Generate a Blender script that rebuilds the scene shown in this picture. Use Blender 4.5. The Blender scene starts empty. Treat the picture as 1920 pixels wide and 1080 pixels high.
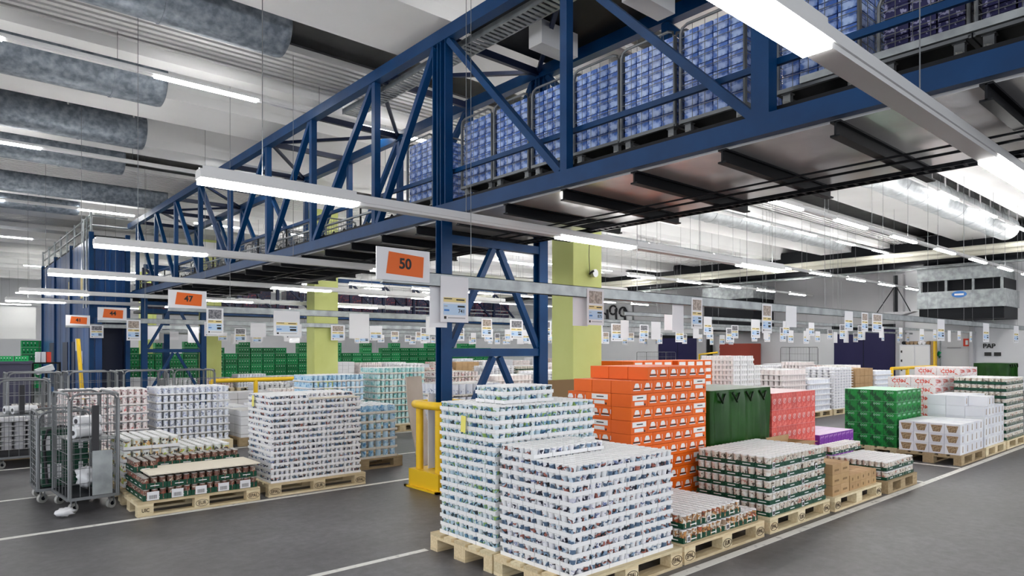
import bpy, math, random
from mathutils import Vector, Matrix
R = random.Random(7)
C = bpy.context.scene.collection
SC = bpy.context.scene
PI = math.pi
# ---------------------------------------------------------------- camera, world, exposure
EYE = 1.65
cam = bpy.data.objects.new('camera', bpy.data.cameras.new('camera')); C.objects.link(cam)
cam.data.sensor_width = 36; cam.data.lens = 1259/1920*36; cam.data.shift_y = 115/1920; cam.data.clip_start = .05; cam.data.clip_end = 400
cam.location = (0, 0, EYE); cam.rotation_euler = (PI/2, 0, math.atan2(.7542, .6567)-PI/2)
SC.camera = cam
SC.view_settings.view_transform = 'Standard'; SC.view_settings.look = 'None'; SC.view_settings.gamma = 1
SC.view_settings.use_curve_mapping = False; SC.view_settings.exposure = 1.58
SC.cycles.max_bounces = 7; SC.cycles.diffuse_bounces = 4; SC.cycles.glossy_bounces = 3; SC.cycles.use_denoising = True
SC.cycles.caustics_reflective = False; SC.cycles.caustics_refractive = False
W = bpy.data.worlds.new('world'); SC.world = W; W.use_nodes = True
bg = W.node_tree.nodes['Background']; bg.inputs[0].default_value = (.93, .96, 1, 1); bg.inputs[1].default_value = .85
LAMP = 10.0; CEIL_FILL = 52.0

# ---------------------------------------------------------------- materials
M = {}
def mat(n, col, rough=.6, metal=0., spec=.4, emit=0., nz=None, bump=None, rnd=None):
    m = bpy.data.materials.new(n); m.use_nodes = True; t = m.node_tree; b = t.nodes['Principled BSDF']
    b.inputs['Base Color'].default_value = (*col, 1); b.inputs['Roughness'].default_value = rough
    b.inputs['Metallic'].default_value = metal; b.inputs['Specular IOR Level'].default_value = spec
    if emit:
        b.inputs['Emission Color'].default_value = (1, .985, .96, 1); b.inputs['Emission Strength'].default_value = emit
    src = None
    if nz:                                   # (scale, second colour, low, high, stretch)
        tc = t.nodes.new('ShaderNodeTexCoord'); mp = t.nodes.new('ShaderNodeMapping'); no = t.nodes.new('ShaderNodeTexNoise')
        cr = t.nodes.new('ShaderNodeValToRGB'); no.inputs['Scale'].default_value = nz[0]; no.inputs['Detail'].default_value = 6
        mp.inputs['Scale'].default_value = nz[4] if len(nz) > 4 else (1, 1, 1)
        t.links.new(tc.outputs['Object'], mp.inputs[0]); t.links.new(mp.outputs[0], no.inputs[0]); t.links.new(no.outputs[0], cr.inputs[0])
        cr.color_ramp.elements[0].position = nz[2]; cr.color_ramp.elements[1].position = nz[3]
        cr.color_ramp.elements[0].color = (*col, 1); cr.color_ramp.elements[1].color = (*nz[1], 1)
        src = cr.outputs[0]
        if bump:
            bp = t.nodes.new('ShaderNodeBump'); bp.inputs['Strength'].default_value = bump; bp.inputs['Distance'].default_value = .01
            t.links.new(no.outputs[0], bp.inputs['Height']); t.links.new(bp.outputs[0], b.inputs['Normal'])
    if rnd:
        oi = t.nodes.new('ShaderNodeObjectInfo'); cr2 = t.nodes.new('ShaderNodeValToRGB'); cr2.color_ramp.interpolation = 'CONSTANT'
        e = cr2.color_ramp.elements
        for k, c in enumerate(rnd):
            if k < 2: el = e[k]; el.position = k/len(rnd)
            else: el = e.new(k/len(rnd))
            el.color = (*c, 1)
        t.links.new(oi.outputs['Random'], cr2.inputs[0])
        if src:
            mx = t.nodes.new('ShaderNodeMix'); mx.data_type = 'RGBA'; mx.blend_type = 'MULTIPLY'; mx.inputs[0].default_value = 1
            t.links.new(src, mx.inputs[6]); t.links.new(cr2.outputs[0], mx.inputs[7]); src = mx.outputs[2]
        else:
            mx = t.nodes.new('ShaderNodeMix'); mx.data_type = 'RGBA'; mx.blend_type = 'MULTIPLY'; mx.inputs[0].default_value = 1
            mx.inputs[6].default_value = (*col, 1); t.links.new(cr2.outputs[0], mx.inputs[7]); src = mx.outputs[2]
    if src: t.links.new(src, b.inputs['Base Color'])
    M[n] = m
    return m
def label_mat(n, base, cols, z0, z1, scale=38, thr=.52, rough=.45):
    """printed packaging: blotches of ink between heights z0 and z1, differing from can to can"""
    m = bpy.data.materials.new(n); m.use_nodes = True; t = m.node_tree; L = t.links; b = t.nodes['Principled BSDF']
    b.inputs['Roughness'].default_value = rough
    tc = t.nodes.new('ShaderNodeTexCoord'); oi = t.nodes.new('ShaderNodeObjectInfo')
    ad = t.nodes.new('ShaderNodeVectorMath'); ad.operation = 'ADD'
    sc = t.nodes.new('ShaderNodeVectorMath'); sc.operation = 'SCALE'; sc.inputs[0].default_value = (3.1, 5.7, 2.3); L.new(oi.outputs['Random'], sc.inputs['Scale'])
    L.new(tc.outputs['Object'], ad.inputs[0]); L.new(sc.outputs[0], ad.inputs[1])
    no = t.nodes.new('ShaderNodeTexNoise'); no.inputs['Scale'].default_value = scale; no.inputs['Detail'].default_value = 2; L.new(ad.outputs[0], no.inputs[0])
    gt = t.nodes.new('ShaderNodeMath'); gt.operation = 'GREATER_THAN'; gt.inputs[1].default_value = thr; L.new(no.outputs[0], gt.inputs[0])
    sp = t.nodes.new('ShaderNodeSeparateXYZ'); L.new(tc.outputs['Object'], sp.inputs[0])
    g1 = t.nodes.new('ShaderNodeMath'); g1.operation = 'GREATER_THAN'; g1.inputs[1].default_value = z0; L.new(sp.outputs[2], g1.inputs[0])
    g2 = t.nodes.new('ShaderNodeMath'); g2.operation = 'LESS_THAN'; g2.inputs[1].default_value = z1; L.new(sp.outputs[2], g2.inputs[0])
    m1 = t.nodes.new('ShaderNodeMath'); m1.operation = 'MULTIPLY'; L.new(gt.outputs[0], m1.inputs[0]); L.new(g1.outputs[0], m1.inputs[1])
    m2 = t.nodes.new('ShaderNodeMath'); m2.operation = 'MULTIPLY'; L.new(m1.outputs[0], m2.inputs[0]); L.new(g2.outputs[0], m2.inputs[1])
    n2 = t.nodes.new('ShaderNodeTexNoise'); n2.inputs['Scale'].default_value = scale*.5; L.new(ad.outputs[0], n2.inputs[0])
    cr = t.nodes.new('ShaderNodeValToRGB'); cr.color_ramp.interpolation = 'CONSTANT'; L.new(n2.outputs[0], cr.inputs[0])
    e = cr.color_ramp.elements
    for k, c in enumerate(cols):
        p = 0 if k == 0 else .36+.28*k/len(cols)
        if k < 2: el = e[k]; el.position = p
        else: el = e.new(p)
        el.color = (*c, 1)
    mx = t.nodes.new('ShaderNodeMix'); mx.data_type = 'RGBA'; mx.inputs[6].default_value = (*base, 1)
    L.new(m2.outputs[0], mx.inputs[0]); L.new(cr.outputs[0], mx.inputs[7]); L.new(mx.outputs[2], b.inputs['Base Color'])
    M[n] = m
    return m
mat('blue_steel', (.0005, .032, .11), .42, .0, .25, nz=(3, (.001, .045, .15), .3, .7))
mat('dark_steel', (.006, .007, .01), .55, .0, .2)
mat('dark_blue', (.002, .01, .045), .45)
mat('tower_blue', (.001, .035, .14), .3, .0, .4, nz=(1.2, (.003, .09, .32), .35, .7, (1, 1, .3)))
mat('galv', (.25, .27, .28), .4, .5, nz=(5, (.4, .43, .44), .35, .65))
mat('duct_galv', (.13, .155, .19), .5, .3, nz=(10, (.29, .33, .38), .36, .68))
mat('duct_pale', (.45, .48, .5), .45, .35, nz=(5, (.65, .68, .7), .3, .7))
mat('sheet_under', (.6, .6, .61), .22, .4, nz=(1.5, (.78, .78, .78), .35, .7))
mat('wire_steel', (.2, .21, .22), .35, .5)
mat('white_paint', (.8, .8, .8), .5)
mat('ceiling_white', (.8, .8, .8), .7, nz=(.8, (.86, .86, .86), .3, .7))
mat('deck_grey', (.3, .3, .3), .75, nz=(2, (.38, .38, .38), .3, .7))
mat('corrugated', (.6, .6, .6), .5, .1)
mat('slot_dark', (.06, .06, .065), .7)
mat('wall_white', (.66, .67, .7), .7, nz=(.5, (.73, .74, .76), .3, .7))
mat('wall_grey', (.42, .42, .44), .8, nz=(.6, (.5, .5, .52), .3, .7))
mat('wall_dark', (.05, .05, .055), .8)
mat('pillar_green', (.58, .63, .2), .55, nz=(1.5, (.64, .69, .25), .3, .7))
mat('yellow', (.88, .56, .02), .4, nz=(4, (.74, .45, .03), .55, .8))
mat('line_paint', (.75, .74, .7), .6, nz=(14, (.35, .34, .33), .58, .72))
mat('wood', (.66, .54, .33), .75, nz=(9, (.82, .72, .5), .3, .7, (1, 6, 6)), rnd=[(1, 1, 1), (.86, .85, .82), (.95, .9, .85), (.78, .74, .7)])
mat('wood_old', (.3, .22, .12), .8, nz=(9, (.45, .34, .2), .3, .7, (1, 6, 6)))
mat('stamp', (.05, .03, .02), .8)
mat('lamp_lens', (1, 1, 1), .3, emit=LAMP)
mat('lamp_strip', (1, 1, 1), .3, emit=LAMP*1.5)
mat('ceiling_fill_glow', (1, 1, 1), .3, emit=CEIL_FILL)  # glow of the added upward strips that lift the ceiling brightness
mat('lamp_body', (.75, .75, .75), .4, .1)
mat('tray_white', (.84, .84, .85), .55)
mat('tray_pink', (.82, .76, .75), .55)
mat('tray_beige', (.72, .68, .6), .6)
mat('tray_green', (.001, .055, .028), .5)
mat('lid_white', (.84, .84, .84), .35)
mat('lid_silver', (.62, .62, .62), .3, .5)
mat('lid_tin', (.5, .48, .45), .35, .6)
mat('cardboard', (.46, .29, .14), .8, nz=(6, (.55, .37, .2), .3, .7), rnd=[(1, 1, 1), (.88, .86, .84), (.95, .95, .9)])
mat('card_sheet', (.5, .42, .35), .8, nz=(3, (.58, .5, .43), .3, .7))
mat('card_brown', (.24, .15, .07), .8)
mat('cream_sheet', (.83, .76, .63), .75)
mat('orange_box', (.85, .145, .004), .5, rnd=[(1, 1, 1), (.93, .85, .8), (1, .93, .9)])
mat('red_box', (.68, .1, .085), .5, nz=(22, (.82, .2, .17), .48, .56), rnd=[(1, 1, 1), (.85, .8, .8), (1, .85, .8)])
mat('green_box', (.008, .25, .045), .45, nz=(14, (.003, .07, .02), .47, .56), rnd=[(1, 1, 1), (.8, .85, .8), (.9, 1, .9)])
mat('purple_box', (.2, .03, .36), .5, nz=(20, (.5, .25, .6), .55, .62))
mat('lilac_top', (.75, .6, .8), .5)
mat('green_top', (.5, .75, .6), .5)
mat('pink_top', (.85, .65, .66), .5)
mat('white_box', (.78, .79, .82), .5, rnd=[(1, 1, 1), (.94, .95, .97), (.9, .9, .93)])
mat('cdn_box', (.85, .8, .8), .5, nz=(25, (.75, .12, .08), .6, .63))
mat('print_brown', (.2, .12, .06), .6, nz=(60, (.45, .33, .2), .4, .6))
mat('print_black', (.02, .02, .02), .6)
mat('print_white', (.86, .86, .86), .5)
mat('print_grey', (.4, .4, .42), .6)
mat('print_red', (.75, .06, .03), .5)
mat('print_blue', (.05, .2, .55), .5)
mat('tarp_green', (.006, .045, .003), .33, spec=.3, nz=(2.5, (.015, .085, .008), .3, .7))
mat('tarp_dark', (.004, .018, .004), .3)
mat('crate_green', (.004, .34, .10), .45, rnd=[(1, 1, 1), (.7, .75, .7), (1, 1.2, 1.1)])
mat('crate_dark', (.002, .02, .01), .6)
mat('sign_orange', (.78, .14, .015), .5)
mat('paper', (.8, .8, .83), .6)
mat('paper_blue', (.5, .66, .85), .6)
mat('paper_yellow', (.8, .66, .3), .6)
mat('note_yellow', (.85, .78, .18), .6)
mat('photo_brown', (.25, .2, .17), .4, nz=(30, (.5, .42, .36), .4, .6))
mat('photo_dark', (.1, .1, .12), .4, nz=(30, (.3, .3, .32), .4, .6))
mat('rubber', (.03, .03, .035), .6)
mat('wheel_grey', (.38, .38, .36), .5)
mat('plastic_white', (.8, .81, .84), .25)
mat('film_white', (.82, .83, .86), .2)
mat('door_navy', (.007, .005, .06), .5)
mat('red_brown', (.33, .05, .03), .6)
mat('grey_bin', (.05, .05, .09), .5)
mat('carton_blue', (.09, .2, .6), .28, nz=(17, (.55, .68, .98), .43, .58), rnd=[(1, 1, 1), (.75, .78, .85), (.9, .95, 1)])  # pale blotches paint highlights into the blue of the packs
mat('carton_violet', (.02, .02, .11), .45, nz=(30, (.4, .4, .62), .56, .6), rnd=[(1, 1, 1), (.8, .8, .8)])
mat('crate_far', (.03, .035, .09), .5, nz=(9, (.2, .08, .09), .55, .6), rnd=[(1, 1, 1), (.5, .5, .6), (1.6, .8, .8)])
mat('pipe_cream', (.72, .7, .6), .4)
mat('can_red_far', (.8, .72, .7), .5, nz=(28, (.6, .08, .08), .56, .6))
label_mat('cup_a', (.8, .82, .84), [(.07, .11, .18), (.25, .36, .5), (.03, .04, .05), (.4, .14, .11), (.55, .65, .75), (.1, .16, .25)], .008, .060, 19, .46)
label_mat('cup_b', (.74, .82, .85), [(.03, .09, .2), (.12, .28, .42), (.26, .42, .12), (.35, .55, .7), (.04, .06, .07), (.5, .65, .75)], .008, .060, 19, .46)
label_mat('cup_c', (.82, .82, .86), [(.3, .08, .08), (.03, .03, .06), (.2, .25, .45), (.6, .6, .7), (.03, .03, .05)], .012, .060, 24, .53)
label_mat('soup', (.7, .64, .56), [(.42, .1, .04), (.14, .07, .04), (.5, .24, .08), (.75, .7, .62), (.3, .2, .13)], .004, .09, 26, .42)
label_mat('coffee', (.66, .6, .52), [(.45, .2, .16), (.7, .62, .52), (.1, .07, .05), (.8, .78, .74)], .005, .078, 30, .5)
label_mat('jar_meat', (.16, .07, .05), [(.4, .28, .2), (.05, .02, .015), (.5, .45, .36), (.28, .08, .05)], .0, .09, 34, .5)
label_mat('can_lime', (.8, .82, .76), [(.55, .62, .15), (.4, .5, .1), (.7, .4, .15), (.1, .1, .1)], .02, .09, 26, .5)
label_mat('can_blue', (.5, .7, .86), [(.08, .26, .5), (.25, .5, .72), (.6, .78, .9)], .0, .2, 26, .5)
label_mat('can_pale', (.8, .83, .9), [(.35, .42, .65), (.6, .65, .85), (.25, .28, .4)], .02, .1, 30, .57)
label_mat('can_pink', (.85, .78, .77), [(.7, .2, .2), (.75, .4, .4), (.25, .12, .14)], .02, .1, 30, .57)
label_mat('can_cyan', (.62, .83, .82), [(.1, .45, .45), (.25, .6, .6), (.6, .8, .85)], .0, .2, 24, .5)
def floor_mat():
    m = bpy.data.materials.new('floor_asphalt'); m.use_nodes = True; t = m.node_tree; L = t.links; b = t.nodes['Principled BSDF']
    tc = t.nodes.new('ShaderNodeTexCoord')
    a = t.nodes.new('ShaderNodeTexNoise'); a.inputs['Scale'].default_value = .55; a.inputs['Detail'].default_value = 8; a.inputs['Roughness'].default_value = .65
    c = t.nodes.new('ShaderNodeTexNoise'); c.inputs['Scale'].default_value = 11; c.inputs['Detail'].default_value = 10; c.inputs['Roughness'].default_value = .7
    L.new(tc.outputs['Object'], a.inputs[0]); L.new(tc.outputs['Object'], c.inputs[0])
    r1 = t.nodes.new('ShaderNodeValToRGB'); r1.color_ramp.elements[0].position = .36; r1.color_ramp.elements[1].position = .66
    r1.color_ramp.elements[0].color = (.07, .066, .069, 1); r1.color_ramp.elements[1].color = (.16, .156, .165, 1)
    r2 = t.nodes.new('ShaderNodeValToRGB'); r2.color_ramp.elements[0].position = .35; r2.color_ramp.elements[1].position = .65
    r2.color_ramp.elements[0].color = (.72, .72, .72, 1); r2.color_ramp.elements[1].color = (1.1, 1.1, 1.1, 1)
    L.new(a.outputs[0], r1.inputs[0]); L.new(c.outputs[0], r2.inputs[0])
    mx = t.nodes.new('ShaderNodeMix'); mx.data_type = 'RGBA'; mx.blend_type = 'MULTIPLY'; mx.inputs[0].default_value = 1
    L.new(r1.outputs[0], mx.inputs[6]); L.new(r2.outputs[0], mx.inputs[7]); L.new(mx.outputs[2], b.inputs['Base Color'])
    rr = t.nodes.new('ShaderNodeMapRange'); rr.inputs[3].default_value = .3; rr.inputs[4].default_value = .6; L.new(a.outputs[0], rr.inputs[0]); L.new(rr.outputs[0], b.inputs['Roughness'])
    bp = t.nodes.new('ShaderNodeBump'); bp.inputs['Strength'].default_value = .15; bp.inputs['Distance'].default_value = .004; L.new(c.outputs[0], bp.inputs['Height']); L.new(bp.outputs[0], b.inputs['Normal'])
    M['floor'] = m
floor_mat()

# ---------------------------------------------------------------- mesh helpers
class MB:
    def __init__(s): s.v = []; s.f = []; s.m = []; s.mats = []; s.smooth = []
    def mi(s, m):
        if m not in s.mats: s.mats.append(m)
        return s.mats.index(m)
    def add(s, vs, fs, m, smooth=False):
        o = len(s.v); s.v += [tuple(v) for v in vs]; k = s.mi(m)
        for f in fs: s.f.append([i+o for i in f]); s.m.append(k); s.smooth.append(smooth)
        return s
    def box(s, x0, y0, z0, x1, y1, z1, m):
        return s.add([(x0, y0, z0), (x1, y0, z0), (x1, y1, z0), (x0, y1, z0), (x0, y0, z1), (x1, y0, z1), (x1, y1, z1), (x0, y1, z1)],
                     [(3, 2, 1, 0), (4, 5, 6, 7), (0, 1, 5, 4), (1, 2, 6, 5), (2, 3, 7, 6), (3, 0, 4, 7)], m)
    def bar(s, p, q, w, h, m, up=(0, 0, 1)):
        p, q = Vector(p), Vector(q); d = (q-p).normalized(); up = Vector(up)
        if abs(d.dot(up)) > .98: up = Vector((0, 1, 0))
        a = d.cross(up).normalized()*w/2; b = a.cross(d).normalized()*h/2
        vs = [p-a-b, p+a-b, p+a+b, p-a+b, q-a-b, q+a-b, q+a+b, q-a+b]
        return s.add(vs, [(0, 1, 2, 3), (7, 6, 5, 4), (4, 5, 1, 0), (5, 6, 2, 1), (6, 7, 3, 2), (7, 4, 0, 3)], m)
    def ibeam(s, p, q, w, h, m, tk=.014):
        """an I section: two flanges and a web, like rolled steel"""
        p, q = Vector(p), Vector(q); d = (q-p).normalized(); up = Vector((0, 0, 1))
        if abs(d.dot(up)) > .98: up = Vector((0, 1, 0))
        a = d.cross(up).normalized(); b = a.cross(d).normalized()
        for k in (-1, 1): s.bar(p+b*k*(h/2-tk/2), q+b*k*(h/2-tk/2), w, tk, m, b)
        return s.bar(p, q, tk, h-tk, m, b)
    def tube(s, pts, r, m, n=8, cap=True):
        pts = [Vector(p) for p in pts]; rings = []
        for i, p in enumerate(pts):
            d = (pts[min(i+1, len(pts)-1)]-pts[max(i-1, 0)]).normalized(); up = Vector((0, 0, 1)) if abs(d.z) < .9 else Vector((0, 1, 0))
            a = d.cross(up).normalized(); b = a.cross(d)
            rr = r[i] if isinstance(r, (list, tuple)) else r
            rings.append([p+(a*math.cos(2*PI*k/n)+b*math.sin(2*PI*k/n))*rr for k in range(n)])
        vs = [v for g in rings for v in g]; fs = []
        for i in range(len(pts)-1):
            for k in range(n): fs.append((i*n+k, i*n+(k+1) % n, (i+1)*n+(k+1) % n, (i+1)*n+k))
        s.add(vs, [f[::-1] for f in fs], m, True)
        if cap:
            s.add(rings[0], [tuple(range(n))], m); s.add(rings[-1], [tuple(range(n))[::-1]], m)
        return s
    def lathe(s, prof, n, mats, c=(0, 0, 0)):
        """prof: (r, z) from the bottom up; mats one per segment"""
        for i in range(len(prof)-1):
            (r0, z0), (r1, z1) = prof[i], prof[i+1]
            A = [(c[0]+r0*math.cos(2*PI*k/n), c[1]+r0*math.sin(2*PI*k/n), c[2]+z0) for k in range(n)]
            B = [(c[0]+r1*math.cos(2*PI*k/n), c[1]+r1*math.sin(2*PI*k/n), c[2]+z1) for k in range(n)]
            if r1 < 1e-6: s.add(A, [tuple(range(n))], mats[i])
            else: s.add(A+B, [(k, (k+1) % n, n+(k+1) % n, n+k) for k in range(n)], mats[i], abs(r0-r1) < .3*abs(z1-z0)+1e-6)
        return s
    def mesh(s, name):
        me = bpy.data.meshes.new(name); me.from_pydata(s.v, [], s.f)
        for m in s.mats: me.materials.append(M[m] if isinstance(m, str) else m)
        me.polygons.foreach_set('material_index', s.m); me.polygons.foreach_set('use_smooth', s.smooth); me.update()
        return me
    def build(s, name, parent=None, loc=None):
        o = bpy.data.objects.new(name, s.mesh(name)); C.objects.link(o)
        if parent: o.parent = parent
        if loc: o.location = loc
        return o
def tag(o, label, cat, group=None, kind=None):
    o['label'] = label; o['category'] = cat
    if group: o['group'] = group
    if kind: o['kind'] = kind
    return o
def thing(name, label, cat, loc=(0, 0, 0), rz=0, group=None):
    o = bpy.data.objects.new(name, None); o.empty_display_size = .1; C.objects.link(o); o.location = loc; o.rotation_euler = (0, 0, rz)
    return tag(o, label, cat, group)
def struct(mb, name):
    o = mb.build(name); o['kind'] = 'structure'; return o
def put(name, me, parent=None, loc=(0, 0, 0), rz=0):
    o = bpy.data.objects.new(name, me); C.objects.link(o); o.location = loc; o.rotation_euler = (0, 0, rz)
    if parent: o.parent = parent
    return o
def dup(o, parent=None):
    c = o.copy(); C.objects.link(c)
    if parent: c.parent = parent
    for ch in list(o.children): dup(ch, c)
    return c
_fonts = {}
def text(name, s, size, m, parent, loc, rot=(PI/2, 0, 0), w=None):
    k = (s, size, m)
    if k not in _fonts:
        cu = bpy.data.curves.new(name, 'FONT'); cu.body = s; cu.size = size; cu.align_x = 'CENTER'; cu.align_y = 'CENTER'; cu.extrude = .0006; cu.offset = size*(.03 if size > .1 else .012)
        cu.materials.append(M[m]); _fonts[k] = cu
    if not isinstance(_fonts[k], bpy.types.Mesh):
        tmp = bpy.data.objects.new('lettering', _fonts[k]); C.objects.link(tmp); _fonts[k] = bpy.data.meshes.new_from_object(tmp); bpy.data.objects.remove(tmp)
    o = bpy.data.objects.new(name, _fonts[k]); C.objects.link(o); o.parent = parent; o.location = loc; o.rotation_euler = rot
    if w: o.scale = (w, 1, 1)
    return o

# ---------------------------------------------------------------- floor, painted lines, walls
XW, YW = 33.0, 58.0
fl = MB(); fl.add([(-40, -30, 0), (60, -30, 0), (60, 90, 0), (-40, 90, 0)], [(0, 1, 2, 3)], 'floor'); struct(fl, 'floor')
def line(n, x0, y0, x1, y1):
    b = MB(); b.box(x0, y0, .0005, x1, y1, .003, 'line_paint'); struct(b, 'trim_%d' % n)
line(1, -.6, 7.27, 13, 7.34); line(2, -2, 4.6, 3.1, 4.66); line(3, 2.6, 2.86, 32, 2.935)
line(4, 10.78, 2.94, 10.84, 4.6); line(5, 9.3, 2.94, 9.36, 4.6); line(6, -2, 9.1, 13, 9.16); line(7, -2, 11.45, 20, 11.51)
wall = MB()
wall.box(XW, -10, 0, XW+.3, YW, 7, 'wall_white'); struct(wall, 'wall_right')
wb = MB(); wb.box(-12, YW, 0, XW, YW+.3, 7, 'wall_white'); struct(wb, 'wall_back')
wp = MB()
wp.box(XW-.06, 11.5, 2.75, XW-.02, 18.0, 5.2, 'wall_grey'); wp.box(XW-.06, 21.8, 3.0, XW-.02, 26.5, 5.2, 'wall_grey'); struct(wp, 'wall_panel')
for k, (y, w) in enumerate([(20.85, .18), (11.1, .3), (21.1, .6), (8.45, .14)]):
    b = MB(); b.box(XW-.3, y, 0, XW-.03, y+w, 5.0 if k != 3 else 2.9, 'wall_grey' if k != 0 else 'dark_steel'); struct(b, 'trim_%d' % (20+k))

# ---------------------------------------------------------------- ceiling: beams, corrugated bays, ducts
XL = -11
ce = MB(); ce.box(XL, -8, 6.62, XW, YW, 6.8, 'deck_grey'); struct(ce, 'ceiling')
def cbeam(y0, y1, zb=6.0, bev=.12):
    b = MB(); pr = [(y0-bev, 6.62), (y0, zb+.18), (y0, zb), (y1, zb), (y1, zb+.18), (y1+bev, 6.62)]
    for x0, x1 in ((XL, XW-.2),):
        vs = [(x0, y, z) for y, z in pr]+[(x1, y, z) for y, z in pr]; n = len(pr)
        b.add(vs, [(i, i+1, n+i+1, n+i) for i in range(n-1)]+[tuple(range(n))[::-1], tuple(range(n, 2*n))], 'ceiling_white')
    struct(b, 'ceiling_beam')
for y0, y1 in [(-1.5, -.4), (1.6, 2.9), (4.6, 5.6), (7.25, 8.6), (11.1, 11.45), (12.7, 14.05), (16.0, 16.8), (22.2, 23.3), (25.6, 26.8), (29.5, 30.3), (34, 35.4), (39, 40), (44.5, 46), (50, 51)]:
    cbeam(y0, y1)
def corr(y0, y1, zc=6.12, x0=XL, x1=31.5, n=8):
    b = MB(); p = (y1-y0)/n
    b.box(x0, y0, zc+.09, x1, y1, zc+.12, 'slot_dark')
    for k in range(n):
        a = y0+k*p; pr = [(a+.04*p, zc+.09), (a+.14*p, zc), (a+.70*p, zc), (a+.80*p, zc+.09)]
        vs = [(x0, y, z) for y, z in pr]+[(x1, y, z) for y, z in pr]
        b.add(vs, [(0, 1, 5, 4), (1, 2, 6, 5), (2, 3, 7, 6), (4, 5, 6, 7), (3, 2, 1, 0)], 'corrugated')
    struct(b, 'ceiling_panel')
corr(9.75, 11.02); corr(18.9, 20.95, n=12); corr(3.0, 4.3); corr(27, 29.2, n=12); corr(36, 38.5, n=12)
def duct(y, z, r, x0, x1, m, label, seams=True):
    b = MB(); n = 28; L = []
    t = thing('ventilation_duct', label, 'duct', (0, y, z))
    b.tube([(x0, 0, 0), (x1-.06, 0, 0)], r, m, n, False)
    cap = MB(); cap.tube([(x1-.06, 0, 0), (x1, 0, 0), (x1+.02, 0, 0)], [r, r*.97, r*.86], m, n)
    b.build('duct_shell', t); cap.build('end_cap', t)
    k = x0+1.2
    while k < x1-.3:
        sm = MB(); sm.tube([(k, 0, 0), (k+.03, 0, 0)], r+.012, m, n); sm.build('seam_band', t); k += 1.5
    k = x1-.25
    while k > x0:
        h = MB(); h.box(k, -r*.93, 0, k+.03, -r*.93+.034, 6.62-z, 'white_paint'); h.build('hanger', t); k -= 1.1
duct(9.25, 6.12, .36, XL, 3.77, 'duct_galv', 'grey galvanised ventilation duct, thickest one near the camera, ending beside the corrugated ceiling')
duct(12.3, 6.1, .4, XL, 2.95, 'duct_galv', 'grey galvanised duct with a ceiling light strip running under it')
duct(15.35, 6.12, .38, XL, 3.33, 'duct_galv', 'grey galvanised duct between two white ceiling beams')
duct(17.9, 6.1, .36, XL, 3.45, 'duct_galv', 'grey galvanised duct beside the second corrugated ceiling bay')
duct(21.5, 6.08, .36, XL, 5.24, 'duct_galv', 'pale galvanised duct just past the second corrugated bay')
duct(24.0, 6.1, .4, XL, 3.44, 'duct_galv', 'far galvanised duct above the blue lift tower railing')
duct(6.55, 6.0, .42, 8.5, 29.3, 'duct_pale', 'wide pale sheet metal duct under the ceiling at the far side of the bridge')
duct(12.3, 6.15, .35, 9.0, 29, 'duct_pale', 'pale duct with a light strip beside it on the far side of the bridge')
duct(17.7, 6.15, .35, 14, 30, 'duct_pale', 'narrow pale duct near the back wall pipes')

# ---------------------------------------------------------------- light rows
BEAMS = [(-1.5, -.4), (1.6, 2.9), (4.6, 5.6), (7.25, 8.6), (11.1, 11.45), (12.7, 14.05), (16.0, 16.8), (22.2, 23.3), (25.6, 26.8), (29.5, 30.3), (34, 35.4), (39, 40), (44.5, 46), (50, 51)]
CORR = [(9.75, 11.02), (18.9, 20.95), (3.0, 4.3), (27, 29.2), (36, 38.5)]
DUCTS = [(9.25, 6.12, .36, -11, 3.8), (12.3, 6.1, .4, -11, 2.95), (15.35, 6.12, .38, -11, 3.33), (17.9, 6.1, .36, -11, 3.45), (21.5, 6.08, .36, -11, 5.2), (24.0, 6.1, .4, -11, 3.4), (6.55, 6.0, .42, 8.5, 30), (12.3, 6.15, .35, 9, 29), (17.7, 6.15, .35, 14, 30)]
def ceil_z(y, x=99):
    for (yd, zd, r, a, b) in DUCTS:
        if abs(y-yd) < r+.01 and a < x < b: return zd-math.sqrt(max(0, r*r-(y-yd)**2))-.02
    if any(a <= y <= b for a, b in BEAMS): return 6.0
    if any(a <= y <= b for a, b in CORR): return 6.11
    if any(a-.13 <= y <= b+.13 for a, b in BEAMS): return 6.15
    return 6.62
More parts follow.
